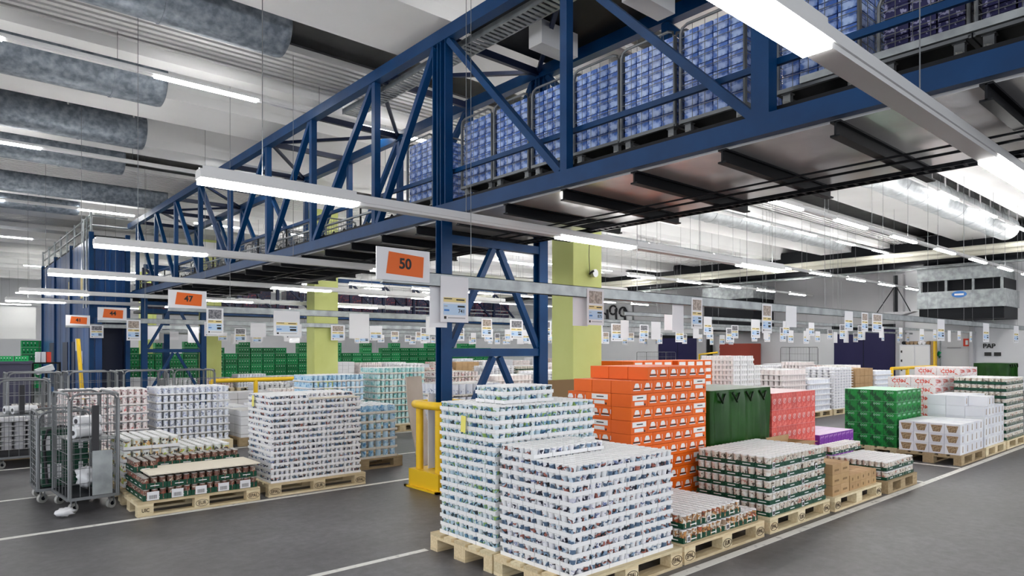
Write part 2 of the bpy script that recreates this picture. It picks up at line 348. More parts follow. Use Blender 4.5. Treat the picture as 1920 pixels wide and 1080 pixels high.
def light_row(y, z, x0, x1, lit, gap, ztop, label, grp=None, body=True):
    t = thing('light_fitting', label, 'light', (x0, y, z), 0, grp)
    b = MB(); L = x1-x0; w, h = (.135, .075) if z < 3.5 else (.09, .06)
    b.box(0, -w/2, .025, L, w/2, h, 'lamp_body'); b.box(0, -w/2+.012, h, L, w/2-.012, h+.02, 'lamp_body')
    b.build('housing', t)
    x = 0
    while x < L-.3:
        e = min(x+lit, L)
        s = MB(); s.box(x+.01, -w/2+.004, -.012, e-.01, w/2-.004, .025, 'lamp_lens' if z < 3.5 else 'lamp_strip'); s.build('lamp_lens', t)
        x += lit+gap
    # unlit blanking strips between the lamps
    x = lit
    while x < L:
        u = MB(); u.box(x, -w/2+.01, .0, min(x+gap, L), w/2-.01, .025, 'lamp_body'); u.build('cover_strip', t); x += lit+gap
    if z < 5:                                # glowing strips added on the pendant tops to brighten the ceiling
        x = 0
        while x < L-.3:
            e = min(x+lit, L)
            if z > 3.5 or not (4.3 < x0+x < 6.9):
                s = MB(); s.box(x+.05, -.025, h+.02, e-.05, .025, h+.024, 'ceiling_fill_glow'); s.build('ceiling_fill_strip', t)
                for sy in ((-.052, .046) if w > .1 else (-.034, .028)): s = MB(); s.box(x+.02, sy, h+.02, e-.02, sy+.006, h+.045, 'lamp_body'); s.build('fill_strip_lip', t)  # added lips that keep the fill strips out of sight from below
            x += lit+gap
    x = .5
    while x < L:
        if x0+x < 29.3 and (z > 3.5 or not (4.4 < x0+x < 6.8)):
            wv = MB(); wv.tube([(x, 0, h), (x, 0, ceil_z(y, x0+x)-z-.004)], .004, 'wire_steel', 5); wv.build('suspension_wire', t)
        x += 2.1 if z < 5 else 3
ends = ['nearest of all, crossing high in front of the bridge', 'crossing just under the bridge beside the tall blue post', 'beginning in front of the bridge truss, third row back',
        'beginning in front of the blue lift tower', 'over the low end of the blue tower', 'farthest of the low rows near the tower door']
for k, y in enumerate([1.434, 5.94, 10.6, 15.2, 20.4, 24.3]):
    light_row(y*.929, 2.95, 1.58, (10.8 if k < 2 else 12.0), 1.35, 2.58, 6.0, 'long white pendant light row '+ends[k])
for k, y in enumerate([1.2, 5.8, 10.35, 14.9, 19.5, 24.1, 28.7, 37.6, 42.5, 47.4, 52.5]):  # the last four rows are added to brighten the back wall
    light_row(y, 4.2, 10.6 if k < 3 else 12.5 if k < 7 else 3.0, 30.5 if k == 4 else 32.2, 1.5, 1.4 if k else 2.2, 6.0, 'slim white light row %s, ending at the white end wall' % ['over the open aisle', 'crossing the second aisle line', 'above the shelves with white cups', 'above the far crates', 'behind the green pillar', 'two rows behind the green pillar', 'near the far green crates', 'added behind the far green crates', 'added second behind the far crates', 'added third behind the far crates', 'added deepest in the hall'][k], None)
for k, y in enumerate([5.95, 10.73, 16.1, 23.52, 31, 41]):
    light_row(y, 5.6 if k in (1, 2) else 5.8, [-10.3, -10.49, -9.2, -9.59, -10.5, -10.5][k], 31.9 if k < 4 else 29.4, 1.5, [2.3, 1.74, 3.2, 1.74, 2.5, 3.2][k], 6.5, 'light strip fixed under the ceiling %s' % ['above the conveyor bridge', 'beneath the galvanised duct', 'past the wide white beam', 'over the lift tower roof', 'over the far green crates', 'in the deepest ceiling bay'][k])

# ---------------------------------------------------------------- pillars
for k, y in enumerate([8.04, 18.3, 28.7, 39.1]):
    b = MB(); b.box(8.4, y, 0, 9.13, y+.52, 6.1, 'pillar_green')
    b.box(8.34, y-.06, 5.7, 9.19, y+.58, 6.0, 'ceiling_white')
    o = struct(b, 'pillar')
for zz, ry in ((2.99, 0), (2.36, .4)):
    t = thing('pressure_gauge', 'round metal gauge on the yellow-green pillar, %s' % ('the upper one' if zz > 2.6 else 'the lower one behind the sign rail'), 'gauge', (8.86, 7.985, zz))
    b = MB(); b.tube([(0, .02, 0), (0, -.05, 0)], .07, 'lid_silver', 16); b.build('dial', t)
    b = MB(); b.tube([(-.1, .0, -.02), (-.12, -.05, 0), (-.08, -.08, .03)], .018, 'rubber', 6); b.build('hose', t)
    if zz > 2.6:
        b = MB(); b.tube([(-.1, 0, 0), (-.12, 0, .3), (-.1, 0, .75)], .006, 'rubber', 5); b.build('cable', t)

# ---------------------------------------------------------------- conveyor bridge
BX, BX2 = 4.68, 6.3
YB0, YB1 = -2.0, 23.2
VY = [-1.55, .49, 2.53, 4.57, 6.64, 8.24, 10.25, 12.13, 14.16, 16.15, 18.14, 20.06, 22.2]
br = thing('conveyor_bridge', 'blue steel truss bridge carrying roll cages of bottles across the hall', 'bridge', (BX, 0, 0))
def bp(mb, name): return mb.build(name, br)
ZB, ZT = 3.30, 5.40
for x, s in ((0, 'near'), (BX2-BX, 'far')):
    b = MB(); b.bar((x, YB0, ZB), (x, YB1, ZB), .13, .15, 'blue_steel'); bp(b, 'bottom_chord')
    b = MB(); b.bar((x, YB0, ZT), (x, YB1, ZT), .13, .15, 'blue_steel'); bp(b, 'top_chord')
    for i, y in enumerate(VY):
        big = i in (2, 4)
        if i == 4:
            for dy in (-.07, .09):
                b = MB(); b.ibeam((x, y+dy, ZB+.07), (x, y+dy, ZT-.07), .11, .11, 'blue_steel'); bp(b, 'truss_post')
        else:
            b = MB(); b.bar((x, y, ZB+.07), (x, y, ZT-.07), .09 if not big else .12, .09 if not big else .14, 'blue_steel'); bp(b, 'truss_post')
    # diagonals
    for (ya, yb) in [(.49, -1.55), (2.53, .49), (4.57, 2.60), (6.5, 4.64), (6.78, 8.17), (8.31, 10.18), (10.32, 12.06), (12.2, 14.09), (16.08, 14.23), (18.07, 16.22), (19.99, 18.21), (22.13, 20.13)]:
        b = MB(); b.bar((x, ya, ZT-.08), (x, yb, ZB+.08), .07, .085, 'blue_steel', (1, 0, 0)); bp(b, 'truss_diagonal')
W_ = BX2-BX
for i, y in enumerate(VY):
    b = MB(); b.bar((.06, y, ZT), (W_-.06, y, ZT), .06, .09, 'dark_blue'); bp(b, 'top_cross_beam')
    if i < len(VY)-1:
        y2 = VY[i+1]
        b = MB(); b.bar((.05, y, ZT+.01) if i % 2 else (W_-.05, y, ZT+.01), (W_-.05, y2, ZT+.01) if i % 2 else (.05, y2, ZT+.01), .05, .05, 'dark_blue'); bp(b, 'top_brace')
# deck, under-sheets and cross beams
b = MB(); b.box(.06, YB0, 3.30, W_-.06, YB1, 3.45, 'dark_steel'); bp(b, 'deck')
b = MB(); b.box(.02, YB0, 3.205, W_+.16, YB1, 3.225, 'sheet_under'); bp(b, 'under_sheet')
y = -1.45
while y < YB1-.3:
    b = MB(); b.ibeam((-.03, y, 3.15), (W_+.24, y, 3.15), .07, .11, 'dark_steel'); bp(b, 'floor_beam'); y += .862
for xx, r in ((.75, .009), (.95, .011)):
    b = MB(); b.tube([(xx, YB0, 3.083), (xx, 8, 3.083), (xx-.3, 12, 3.083), (xx-.3, YB1, 3.083)], r, 'dark_steel', 6); bp(b, 'cable')
b = MB()
b.box(1.28, YB0, 3.065, 1.30, YB1, 3.095, 'dark_steel'); b.box(1.40, YB0, 3.065, 1.42, YB1, 3.095, 'dark_steel')
y = YB0
while y < 12: b.box(1.28, y, 3.07, 1.42, y+.02, 3.08, 'dark_steel'); y += .09
bp(b, 'cable_ladder')
# dark panel over the top chords, handrails, cable trays
b = MB(); b.box(.0, YB0, ZT+.09, W_+.1, 6.5, ZT+.12, 'dark_steel'); bp(b, 'top_panel')
b = MB(); b.box(-.02, YB0, ZT+.075, .04, YB1, ZT+.11, 'galv'); bp(b, 'edge_pipe')
for y in (1.2, 3.2, 4.2, 5.6):
    b = MB(); b.box(.65, y, ZT-.22, 1.25, y+.22, ZT+.06, 'white_paint') if y != 3.2 else b.box(.9, y, ZT-.2, 1.5, y+.18, ZT+.06, 'white_paint'); bp(b, 'white_block')  # plain white blocks between the top chords
b = MB(); yy = -1.5
b.box(.18, yy, ZT-.1, .20, 9.6, ZT-.02, 'galv'); b.box(.42, yy, ZT-.1, .44, 9.6, ZT-.02, 'galv')
while yy < 9.6: b.box(.2, yy, ZT-.1, .42, yy+.045, ZT-.09, 'galv'); yy += .08
bp(b, 'cable_tray')
for z_, x_, m_ in ((3.8, .12, 'blue_steel'), (3.8, W_-.1, 'blue_steel')):
    b = MB(); b.bar((x_, YB0, z_), (x_, YB1, z_), .035, .05, m_); bp(b, 'guard_rail')
b = MB(); b.bar((.10, YB0, 3.60), (.10, 2.3, 3.60), .03, .05, 'galv'); bp(b, 'guard_rail')
for x_ in (.12, W_-.1):
    b = MB(); b.tube([(x_, 8.4, 3.62), (x_, YB1, 3.62)], .018, 'galv', 6); bp(b, 'hand_rail')
    y = 8.9
    while y < YB1: b = MB(); b.tube([(x_, y, 3.36), (x_, y, 3.8)], .016, 'dark_steel', 6); bp(b, 'rail_post'); y += 1.35
# conveyor chain teeth along the lower chord
b = MB(); y = 7.3
b.box(.16, 7.2, 3.45, .2, YB1, 3.47, 'dark_steel')
while y < YB1: b.tube([(.14, y, 3.46), (.14, y+.05, 3.50), (.14, y+.1, 3.46)], .012, 'dark_steel', 5); y += .35
bp(b, 'chain_guide')
# trestles under the bridge
def trestle(y, label):
    t = thing('bridge_trestle', label, 'trestle', (0, y, 0))
    for x in (BX, BX2-.02):
        b = MB(); b.ibeam((x, 0, .0), (x, 0, 3.2), .15, .13, 'blue_steel'); b.build('post', t)
        b = MB(); b.box(x-.14, -.14, 0, x+.14, .14, .02, 'blue_steel'); b.build('foot_plate', t)
    xm = (BX+BX2)/2
    b = MB(); b.bar((BX+.07, 0, 2.98), (BX2-.09, 0, 2.98), .1, .1, 'blue_steel'); b.build('cross_beam', t)
    b = MB(); b.bar((BX+.07, 0, 1.61), (BX2-.09, 0, 1.61), .09, .1, 'blue_steel'); b.build('cross_beam', t)
    for zt, zb in ((2.93, 1.68), (1.55, .32)):
        for s in (-1, 1):
            b = MB(); b.bar((xm+s*.05, 0, zt), (xm+s*.72, 0, zb), .07, .075, 'blue_steel', (0, 1, 0)); b.build('brace', t)
trestle(6.62, 'blue steel trestle holding the bridge, its post inside the yellow guard')
trestle(21.4, 'blue steel trestle under the bridge next to the lift tower')

# roll cages
def roll_cage(label, x, y, z, wx, ly, hz, rz=0, name='roll_cage', nh=8, nv=5, open_front=False, grp=None, zb=.15):
    """origin at one lower corner; wx along x, ly along y"""
    t = thing(name, label, 'roll cage', (x, y, z), rz, grp)
    b = MB(); q_ = zb/.15
    for p, q in (((0, 0), (wx, 0)), ((wx, 0), (wx, ly)), ((wx, ly), (0, ly)), ((0, ly), (0, 0))):
        b.bar((p[0], p[1], zb), (q[0], q[1], zb), .03, .03, 'wire_steel')
    b.box(0, 0, zb+.01, wx, ly, zb+.02, 'dark_steel'); b.build('base', t)
    def panel(P, Q, n):
        P, Q = Vector(P), Vector(Q); u = (Q-P).normalized(); L = (Q-P).length; r = .07
        m = MB(); pts = [P+Vector((0, 0, zb)), P+Vector((0, 0, hz-r)), P+u*r*.3+Vector((0, 0, hz-r*.3)), P+u*r+Vector((0, 0, hz)), Q-u*r+Vector((0, 0, hz)), Q-u*r*.3+Vector((0, 0, hz-r*.3)), Q+Vector((0, 0, hz-r)), Q+Vector((0, 0, zb))]
        m.tube(pts, .013, 'wire_steel', 7)
        for k in range(1, nh): zz = zb+(hz-zb)*k/nh; m.tube([P+Vector((0, 0, zz)), Q+Vector((0, 0, zz))], .0035, 'wire_steel', 4, False)
        for k in range(1, n): m.tube([P+u*L*k/n+Vector((0, 0, zb)), P+u*L*k/n+Vector((0, 0, hz-.01))], .003, 'wire_steel', 4, False)
        m.build('side_panel', t)
    panel((0, 0, 0), (0, ly, 0), nv); panel((wx, 0, 0), (wx, ly, 0), nv)
    if not open_front: panel((0.015, 0, 0), (wx-.015, 0, 0), nv); panel((0.015, ly, 0), (wx-.015, ly, 0), nv)
    for cx_, cy_ in ((.05, .06), (wx-.05, .06), (.05, ly-.06), (wx-.05, ly-.06)):
        f = MB(); f.box(cx_-.022, cy_-.03, .055*q_, cx_-.018, cy_+.03, .14*q_, 'wire_steel'); f.box(cx_+.018, cy_-.03, .055*q_, cx_+.022, cy_+.03, .14*q_, 'wire_steel'); f.box(cx_-.03, cy_-.04, .135*q_, cx_+.03, cy_+.04, zb-.012, 'wire_steel')
        fo = f.build('caster', t)
        w = MB(); w.tube([(cx_-.008, cy_+.029, .051*q_), (cx_+.008, cy_+.001, .051*q_)], .05*q_, 'wheel_grey', 18); w.tube([(cx_-.010, cy_+.032, .051*q_), (cx_+.010, cy_-.002, .051*q_)], .022, 'dark_steel', 8); w.build('wheel', fo)
    return t
def carton_mesh(w, d, h, m):
    b = MB(); e = .006
    b.box(e, e, 0, w-e, d-e, h*.46, m); b.box(e*2, e*2, h*.46, w-e*2, d-e*2, h*.52, m); b.box(e, e, h*.52, w-e, d-e, h-e*1.5, m); return b.mesh('carton')
CX = 5.02
spots = [(7.36, 7.98, 'b'), (6.13, 6.72, 'b'), (5.49, 6.09, 'b'), (4.83, 5.43, 'b'), (4.2, 4.8, 'b'), (3.56, 4.17, 'b'), (2.88, 3.5, 'b'), (1.99, 2.6, 'b'), (1.32, 1.86, 'v'), (.68, 1.28, 'v'), (.0, .6, 'v')]
words_ = ['standing apart past the double post', 'just behind the double post', 'second from the double post', 'behind the first diagonal', 'beside the slim vertical post', 'third before the wide gap', 'before the wide gap, its end panel showing',
          'under the nearest hanging lamp', 'holding violet cartons, first one', 'holding violet cartons, middle one', 'holding violet cartons, last one']
for k, (y0, y1, tp) in enumerate(spots):
    zf = 3.452; H = 1.05 if tp == 'b' else .66
    roll_cage('steel roll cage on the bridge %s' % words_[k], CX, y0, zf, .72, y1-y0, H, grp='roll cages on the bridge', zb=.2)
    nyy, nz = (4, 7) if tp == 'b' else (3, 3)
    w, d, h = .33, (y1-y0-.04)/nyy, ((H-.26) if tp == 'b' else .42)/nz
    cm = carton_mesh(w, d, h, 'carton_blue' if tp == 'b' else 'carton_violet')
    for i in range(nyy):
        for j in range(nz):
            for q in ((0, 1) if i == 0 else (0,)):
                o = put('milk_carton_pack' if tp == 'b' else 'drink_carton_pack', cm, None, (CX+.02+q*w, y0+.02+i*d, zf+.222+j*h))
                tag(o, ('blue carton pack in the cage %s' if tp == 'b' else 'violet carton pack in the cage %s') % words_[k], 'carton pack', 'carton packs in the bridge roll cage '+words_[k])
# low empty cages further along the bridge
for k, (y0, y1) in enumerate([(11.2, 12.9), (13.1, 14.8), (15.2, 16.9), (17.2, 18.9), (19.3, 21)]):
    roll_cage('low dark wire cage on the far half of the bridge, number %d past the lit post' % (k+1) if 0 else 'low wire cage on the far half of the bridge, %s' % ['closest to the hanging lamp', 'after the first one', 'in the middle of them', 'last but one before the tower', 'touching the lift tower'][k], 5.35, y0, 3.45, .6, y1-y0, .55, name='wire_cage', nh=6, nv=12)

# ---------------------------------------------------------------- lift tower
t = thing('lift_tower', 'tall blue sheet metal lift tower at the far end of the bridge', 'lift tower', (3.68, 23.31, 0))
b = MB(); n = 9; Yl = 11.
for k in range(n):
    y0 = k*Yl/n; b.box(-.0, y0+.02, .0, .06, y0+Yl/n-.02, 5.0, 'tower_blue')
b.build('side_wall', t)
b = MB(); b.box(.05, .0, 2.75, .96, .06, 5.0, 'tower_blue')
for k in range(5): b.box(.1+k*.18, -.03, 2.75, .15+k*.18, .01, 5.0, 'tower_blue')
b.box(.05, 0, 0, .28, .06, 2.75, 'tower_blue'); b.box(.1, -.03, 0, .17, .01, 2.75, 'tower_blue')
b.build('front_wall', t)
b = MB(); b.box(.28, .5, 0, .92, .56, 2.75, 'dark_blue'); b.build('door_leaf', t)
for x, y in ((0, 0), (.96, 0), (0, 3.6), (0, 7.3), (0, Yl), (.96, Yl)):
    b = MB(); b.box(x-.06, y-.06, 0, x+.06, y+.06, 5.15, 'blue_steel'); b.build('corner_post', t)
b = MB(); b.box(.93, .1, 0, .98, Yl, 5.0, 'dark_blue'); b.build('side_wall', t)
b = MB(); b.box(0, 0, 5.0, 1, Yl, 5.06, 'dark_steel'); b.build('roof', t)
b = MB(); b.bar((0, -.02, 2.75), (.96, -.02, 2.75), .1, .3, 'blue_steel'); b.build('door_lintel', t)
for z in (5.35, 5.65):
    b = MB(); b.tube([(0, 0, z), (0, Yl, z)], .03, 'galv', 6); b.build('roof_rail', t)
    b = MB(); b.tube([(0, 0, z), (.96, 0, z)], .03, 'galv', 6); b.build('roof_rail', t)
for y in (0, 1.5, 3, 4.5, 6, 7.5, 9.2, 11):
    b = MB(); b.tube([(0, y, 5.0), (0, y, 5.75)], .035, 'galv', 6); b.build('rail_post', t)
for y in (.15, .65):
    b = MB(); b.tube([(-.09, y, 2.9), (-.09, y, 5.6), (.1, y, 5.7)], .025, 'galv', 6); b.build('ladder_rail', t)
for y in (1.3, 3.7): b = MB(); b.box(-.03, y, 3.25, -.005, y+.35, 3.95, 'paper_yellow'); b.build('warning_plate', t)
for y, z in ((1.4, 1.6), (2.2, 2.0)): b = MB(); b.box(-.03, y, z-.4, -.005, y+.45, z, 'paper'); b.build('notice', t)
for y0 in (4.4, 2.9, 7.8): b = MB(); b.box(-.02, y0, .2, -.003, y0+1.1, 1.9, 'dark_blue'); b.build('access_panel', t)

# second conveyor bridge far behind
t = thing('conveyor_bridge', 'distant second blue truss bridge with dark crates, far behind the trestle', 'bridge', (0, 33, 0))
def bb(p, q, w, m, nm): b = MB(); b.bar(p, q, w, w, m, (0, 1, 0)); b.build(nm, t)
for z, m in ((3.35, 'blue_steel'), (5.3, 'blue_steel')): bb((7.2, 0, z), (30, 0, z), .2, m, 'chord')
x = 7.2
while x < 28:
    bb((x, 0, 3.4), (x, 0, 5.25), .13, 'dark_blue', 'truss_post'); bb((x, 0, 5.25), (x+2, 0, 3.4), .1, 'dark_blue', 'truss_diagonal'); x += 2
bb((7.2, 0, 4.1), (30, 0, 4.1), .05, 'galv', 'guard_rail'); bb((7.2, .1, 3.9), (30, .1, 3.9), .05, 'galv', 'guard_rail')
b = MB(); b.box(7.2, .2, 3.3, 30, 2.0, 3.42, 'dark_steel'); b.build('deck', t)
b = MB(); b.box(-.32, 0, 0, .32, .64, .6, 'crate_far'); cm = b.mesh('bottle_crate')
for i in range(30):
    for j in range(2):
        if R.random() < .85:
            o = put('bottle_crate', cm, None, (7.7+i*.72, 33.5, 3.422+j*.612)); tag(o, 'dark crate riding on the distant second bridge', 'crate', 'crates on the distant bridge')
for x in (8, 15, 23): b = MB(); b.box(x, 0, 0, x+.25, .25, 3.3, 'blue_steel'); b.build('support_post', t)

# ---------------------------------------------------------------- yellow post guard
t = thing('post_guard', 'yellow steel crash guard around the blue bridge post', 'guard', (4.68, 6.64, 0))
b = MB(); b.box(-.285, -.31, .0, .285, -.29, .20, 'yellow'); b.box(-.285, .29, .0, .285, .31, .20, 'yellow'); b.box(-.285, -.29, 0, -.265, .29, .2, 'yellow'); b.box(.265, -.29, 0, .285, .29, .2, 'yellow')
b.box(-.285, -.31, .2, -.10, .31, .215, 'yellow'); b.box(.10, -.31, .2, .285, .31, .215, 'yellow'); b.box(-.1, -.31, .2, .1, -.1, .215, 'yellow'); b.box(-.1, .1, .2, .1, .31, .215, 'yellow')
b.box(-.33, -.35, 0, .33, -.3, .02, 'yellow'); b.box(-.33, .3, 0, .33, .35, .02, 'yellow'); b.box(-.33, -.35, 0, -.28, .35, .02, 'yellow')
b.build('base', t)
b = MB(); b.box(-.24, -.315, .05, .2, -.311, .16, 'dark_steel'); b.build('recess', t)
for x in (-.2, .2):
    for y in (-.2, .2):
        b = MB(); b.tube([(x, y, .21), (x, y, .98)], .045, 'yellow', 14); b.build('upright', t)
b = MB(); P = []
for k in range(17):
    a = 2*PI*k/16; cx_, cy_ = math.cos(a), math.sin(a); P.append((.25*max(-1, min(1, cx_*1.35)), .25*max(-1, min(1, cy_*1.35)), .99))
b.tube(P, .05, 'yellow', 10, False); b.build('top_ring', t)
b = MB(); b.box(-.012, .055, 0, .0, .165, .62, 'card_sheet'); o = b.build('cardboard_sheet', None, (4.86, 6.62, .216)); tag(o, 'flat cardboard piece tucked inside the yellow post guard', 'cardboard'); o.rotation_euler = (0, math.radians(6), 0)
b = MB(); b.box(-.05, -.006, 0, .05, .006, .9, 'paper'); o = b.build('white_board', None, (4.60, 6.765, .216)); tag(o, 'narrow white strip standing inside the yellow post guard', 'board')

# ---------------------------------------------------------------- pallets
_pl = {}
def pallet(x, y, label, L=1.2, D=.8, stamps=None, m='wood', detail=True, grp=None):
    """L along x, D along y; origin at the low corner"""
    t = thing('wooden_pallet', label, 'pallet', (x, y, 0), 0, grp)
    key = (L, D, m)
    along = L >= D
    if key not in _pl:
        a, d = (L, D) if along else (D, L)
        def mk(n, x0, y0, z0, x1, y1, z1):
            b = MB()
            if along: b.box(x0, y0, z0, x1, y1, z1, m)
            else: b.box(y0, x0, z0, y1, x1, z1, m)
            return n, b.mesh(n)
        P = []
        bw = .145; ys = [0, (d-bw)/4-.0+.02, (d-.145)/2, (d-.145)*3/4+.02, d-bw]
        for k, yy in enumerate([0, .19, (d-.145)/2, d-.29, d-bw]): 
            w = bw if k in (0, 2, 4) else .1
            P.append(mk('deck_board', 0, yy, .122, a, yy+w, .144))
        for xx in (0, (a-.145)/2, a-.145): P.append(mk('cross_board', xx, 0.001, .1, xx+.145, d-.001, .122))
        for yy, w in ((0, .1), ((d-.145)/2, .145), (d-.1, .1)):
            for xx in (0, (a-.145)/2, a-.145): P.append(mk('block', xx+.001, yy+.001, .022, xx+.144, yy+w-.001, .1))
            P.append(mk('bottom_board', 0, yy, 0, a, yy+w, .022))
        _pl[key] = P
        b = MB()
        for _, me in P:
            b.add([v.co for v in me.vertices], [tuple(p.vertices) for p in me.polygons], m)
        _pl[key+('one',)] = b.mesh('wooden_pallet')
    if detail:
        for n, me in _pl[key]: put(n, me, t)
        if stamps:
            for k, s in enumerate(stamps):
                if not s: continue
                xx = (.072, L/2, L-.072)[k]
                text('stamp', s, .05, 'stamp', t, (xx, -.0015, .06), w=.85)
                if s in ('EPAL', 'EUR'):
                    r = MB(); r.tube([(xx+.062*math.cos(a*PI/10), -.0015, .06+.034*math.sin(a*PI/10)) for a in range(21)], .0022, 'stamp', 5, False); r.build('stamp_ring', t)
    else:
        C.objects.unlink(t); o = put('wooden_pallet', _pl[key+('one',)], None, (x, y, 0)); tag(o, label, 'pallet', grp); bpy.data.objects.remove(t); return o
    return t

# ---------------------------------------------------------------- trays of cans
def tray_mesh(w, d, h, m, cans=None):
    b = MB(); e = .0025; q = .003
    x0, y0, x1, y1 = e, e, w-e, d-e
    b.box(x0, y0, 0, x1, y1, q, m)
    b.box(x0, y0, q, x1, y0+q, h, m); b.box(x0, y1-q, q, x1, y1, h, m); b.box(x0, y0+q, q, x0+q, y1-q, h, m); b.box(x1-q, y0+q, q, x1, y1-q, h, m)
    if cans:
        cx_, cy_, cd, ch, cmat, lmat, ring, n = cans
        for a in range(cx_):
            for c in range(cy_):
                if ring and a and c: continue
                r = cd/2; b.lathe([(r*.93, 0), (r, .004), (r, ch-.006), (r*.92, ch), (r*.8, ch-.002), (0, ch-.002)], n, [cmat, cmat, lmat, lmat, lmat], ((a+.5)*w/cx_, (c+.5)*d/cy_, q+.001))
    return b.mesh('tray')
def can_mesh(cd, ch, cmat, lmat, n=14, taper=1.):
    b = MB(); r = cd/2
    b.lathe([(r*.93*taper, 0), (r*taper, .004), (r*(1+taper)/2*.99, ch*.5), (r*.985, ch-.010), (r, ch-.008), (r, ch-.002), (r*.93, ch), (r*.86, ch-.003), (0, ch-.003)], n, [cmat, cmat, cmat, lmat, lmat, lmat, lmat, lmat])
    return b.mesh('can')
BAR = MB(); BAR.box(-.022, -.002, .0, .022, 0, .05, 'paper')
for k in range(7): BAR.box(-.016+k*.005, -.003, .008, -.0135+k*.005, -.002, .04, 'print_black')
BARM = BAR.mesh('barcode_label')
DASH = MB(); DASH.box(-.04, -.0015, -.004, .04, 0, .004, 'print_white'); DASHM = DASH.mesh('brand_strip')
def stack(kind, canname, label, cat, x0, y0, x1, y1, z0, nx, ny, cx_, cy_, layers, pitch, th, cd, ch, tmat, cmat, lmat, present=None, own=True, n=14, taper=1., jit=.001, dash=False, bar=False, rotx=0.):
    if present is None: present = lambda L, i, j: L < layers
    P = lambda L, i, j: 0 <= i < nx and 0 <= j < ny and 0 <= L <= layers+4 and present(L, i, j)
    w, d = (x1-x0)/nx, (y1-y0)/ny
    if own:
        tm = tray_mesh(w, d, th, tmat); cms = [can_mesh(cd, ch, c, lmat, n, taper) for c in (cmat if isinstance(cmat, list) else [cmat])]
    else:
        c0 = cmat if isinstance(cmat, str) else cmat[0]
        full = tray_mesh(w, d, th, tmat, (cx_, cy_, cd, ch, c0, lmat, False, n)); ring = tray_mesh(w, d, th, tmat, (cx_, cy_, cd, ch, c0, lmat, True, n))
    for L in range(layers+4):
        ox, oy = R.uniform(-jit, jit)*2, R.uniform(-jit, jit)*2
        for i in range(nx):
            for j in range(ny):
                if not P(L, i, j): continue
                top = not P(L+1, i, j); left = not P(L, i-1, j); front = not P(L, i, j-1)
                if not (top or left or front): continue
                loc = (x0+i*w+ox+R.uniform(-jit, jit), y0+j*d+oy+R.uniform(-jit, jit), z0+L*pitch+.001)
                if own:
                    t = put(kind, tm, None, loc)
                    for a in range(cx_):
                        for c in range(cy_):
                            if top or (left and a == 0) or (front and c == 0):
                                put(canname, R.choice(cms), t, ((a+.5)*w/cx_, (c+.5)*d/cy_, .0045), R.uniform(0, 6.28))
                else:
                    t = put(kind, full if top else ring, None, loc)
                if dash and front: put('brand_strip', DASHM, t, (w/2, .0015, th*.5))
                if dash and left: put('brand_strip', DASHM, t, (.0015, d/2, th*.5), -PI/2)
                if bar and front and (i+L) % 2 == 0: put('barcode_label', BARM, t, (w*.25, .001, .004))
                tag(t, label, cat, kind.replace('_', ' ')+'s: '+label[:40])
pallet(3.13, 3.0, 'pale wooden pallet under the nearest white cup stack', stamps=('EPAL', 'EPAL', 'EPAL'))
pallet(3.13, 3.82, 'pale wooden pallet under the tall white cup stack, behind the nearest one', stamps=None)
pallet(4.36, 3.0, 'pale wooden pallet under the low soup tin trays', stamps=('EPAL', 'EUR', 'EPAL'))
pallet(5.66, 3.0, 'wooden pallet under the dark green trays of white tubs', stamps=('EPAL', 'EUR', 'EPAL'))
pallet(6.93, 2.98, 'pale wooden pallet carrying small brown cartons', stamps=('EPAL', None, 'EPAL'))
pallet(8.24, 2.95, 'weathered short pallet end under the low green trays', L=.92, D=.88, m='wood_old')
pallet(11.0, 2.98, 'dark wooden pallet under white boxes printed with baskets', L=1.14, D=.84, m='wood_old')
pallet(12.2, 2.98, 'wooden pallet under the plain white slotted boxes', stamps=None, L=1.12, D=.8)
pallet(13.4, 2.98, 'wooden pallet under the tall green-trayed tubs beside the line', L=1.2, D=.8)

_e = lambda L, i, j: (L < 11) or (L == 11 and j >= 3 and i < 4)
stack('cup_tray', 'cup', 'white tray of small cups in the nearest stack beside the aisle line', 'tray of cups', 3.17, 3.04, 4.27, 3.78, .144, 6, 6, 3, 2, 11, .0675, .028, .055, .062, 'tray_white', ['cup_a', 'cup_a', 'cup_a', 'cup_c'], 'lid_white', present=_e, jit=.0016, taper=.74)
_b = lambda L, i, j: (L < 16) or (L < 18 and 1 <= i <= 3 and 1 <= j <= 3) or (L == 16 and i == 4 and j > 2)
_b0 = _b
def _bv(L, i, j): return _b(L, i, j)
stack('dessert_cup_tray', 'dessert_cup', 'white tray of blue-green labelled cups in the tall stack with a yellow note', 'tray of cups', 3.18, 3.84, 4.28, 4.56, .144, 6, 6, 3, 2, 16, .0675, .028, .055, .062, 'tray_white', 'cup_b', 'lid_white', present=_bv, jit=.0016, taper=.74)
def note(x, y, z, rz, label):
    b = MB(); b.box(-.03, -.002, 0, .03, 0, .13, 'note_yellow'); o = b.build('paper_note', None, (x, y, z)); o.rotation_euler = (0, math.radians(4), rz); tag(o, label, 'note')
note(3.165, 4.22, 1.0, -PI/2, 'yellow paper note stuck on the tall white cup stack')
_s = lambda L, i, j: L < 1 or (L < 2 and i < 3)
stack('soup_tin_tray', 'soup_tin', 'dark green tray of soup tins on the low two-layer pallet', 'tray of tins', 4.40, 3.04, 5.52, 3.76, .144, 4, 4, 4, 3, 2, .113, .042, .0585, .100, 'tray_green', 'soup', 'lid_white', present=_s, dash=True, bar=True, jit=.0012)
stack('tub_tray', 'tub', 'dark green tray of white lidded tubs in the square five-layer stack', 'tray of tubs', 5.69, 3.02, 6.82, 3.78, .144, 4, 5, 4, 2, 5, .108, .038, .068, .098, 'tray_green', 'coffee', 'lid_white', dash=True, bar=True, taper=.84)
_f5 = lambda L, i, j: L < 2 or (L == 2 and j >= 3)
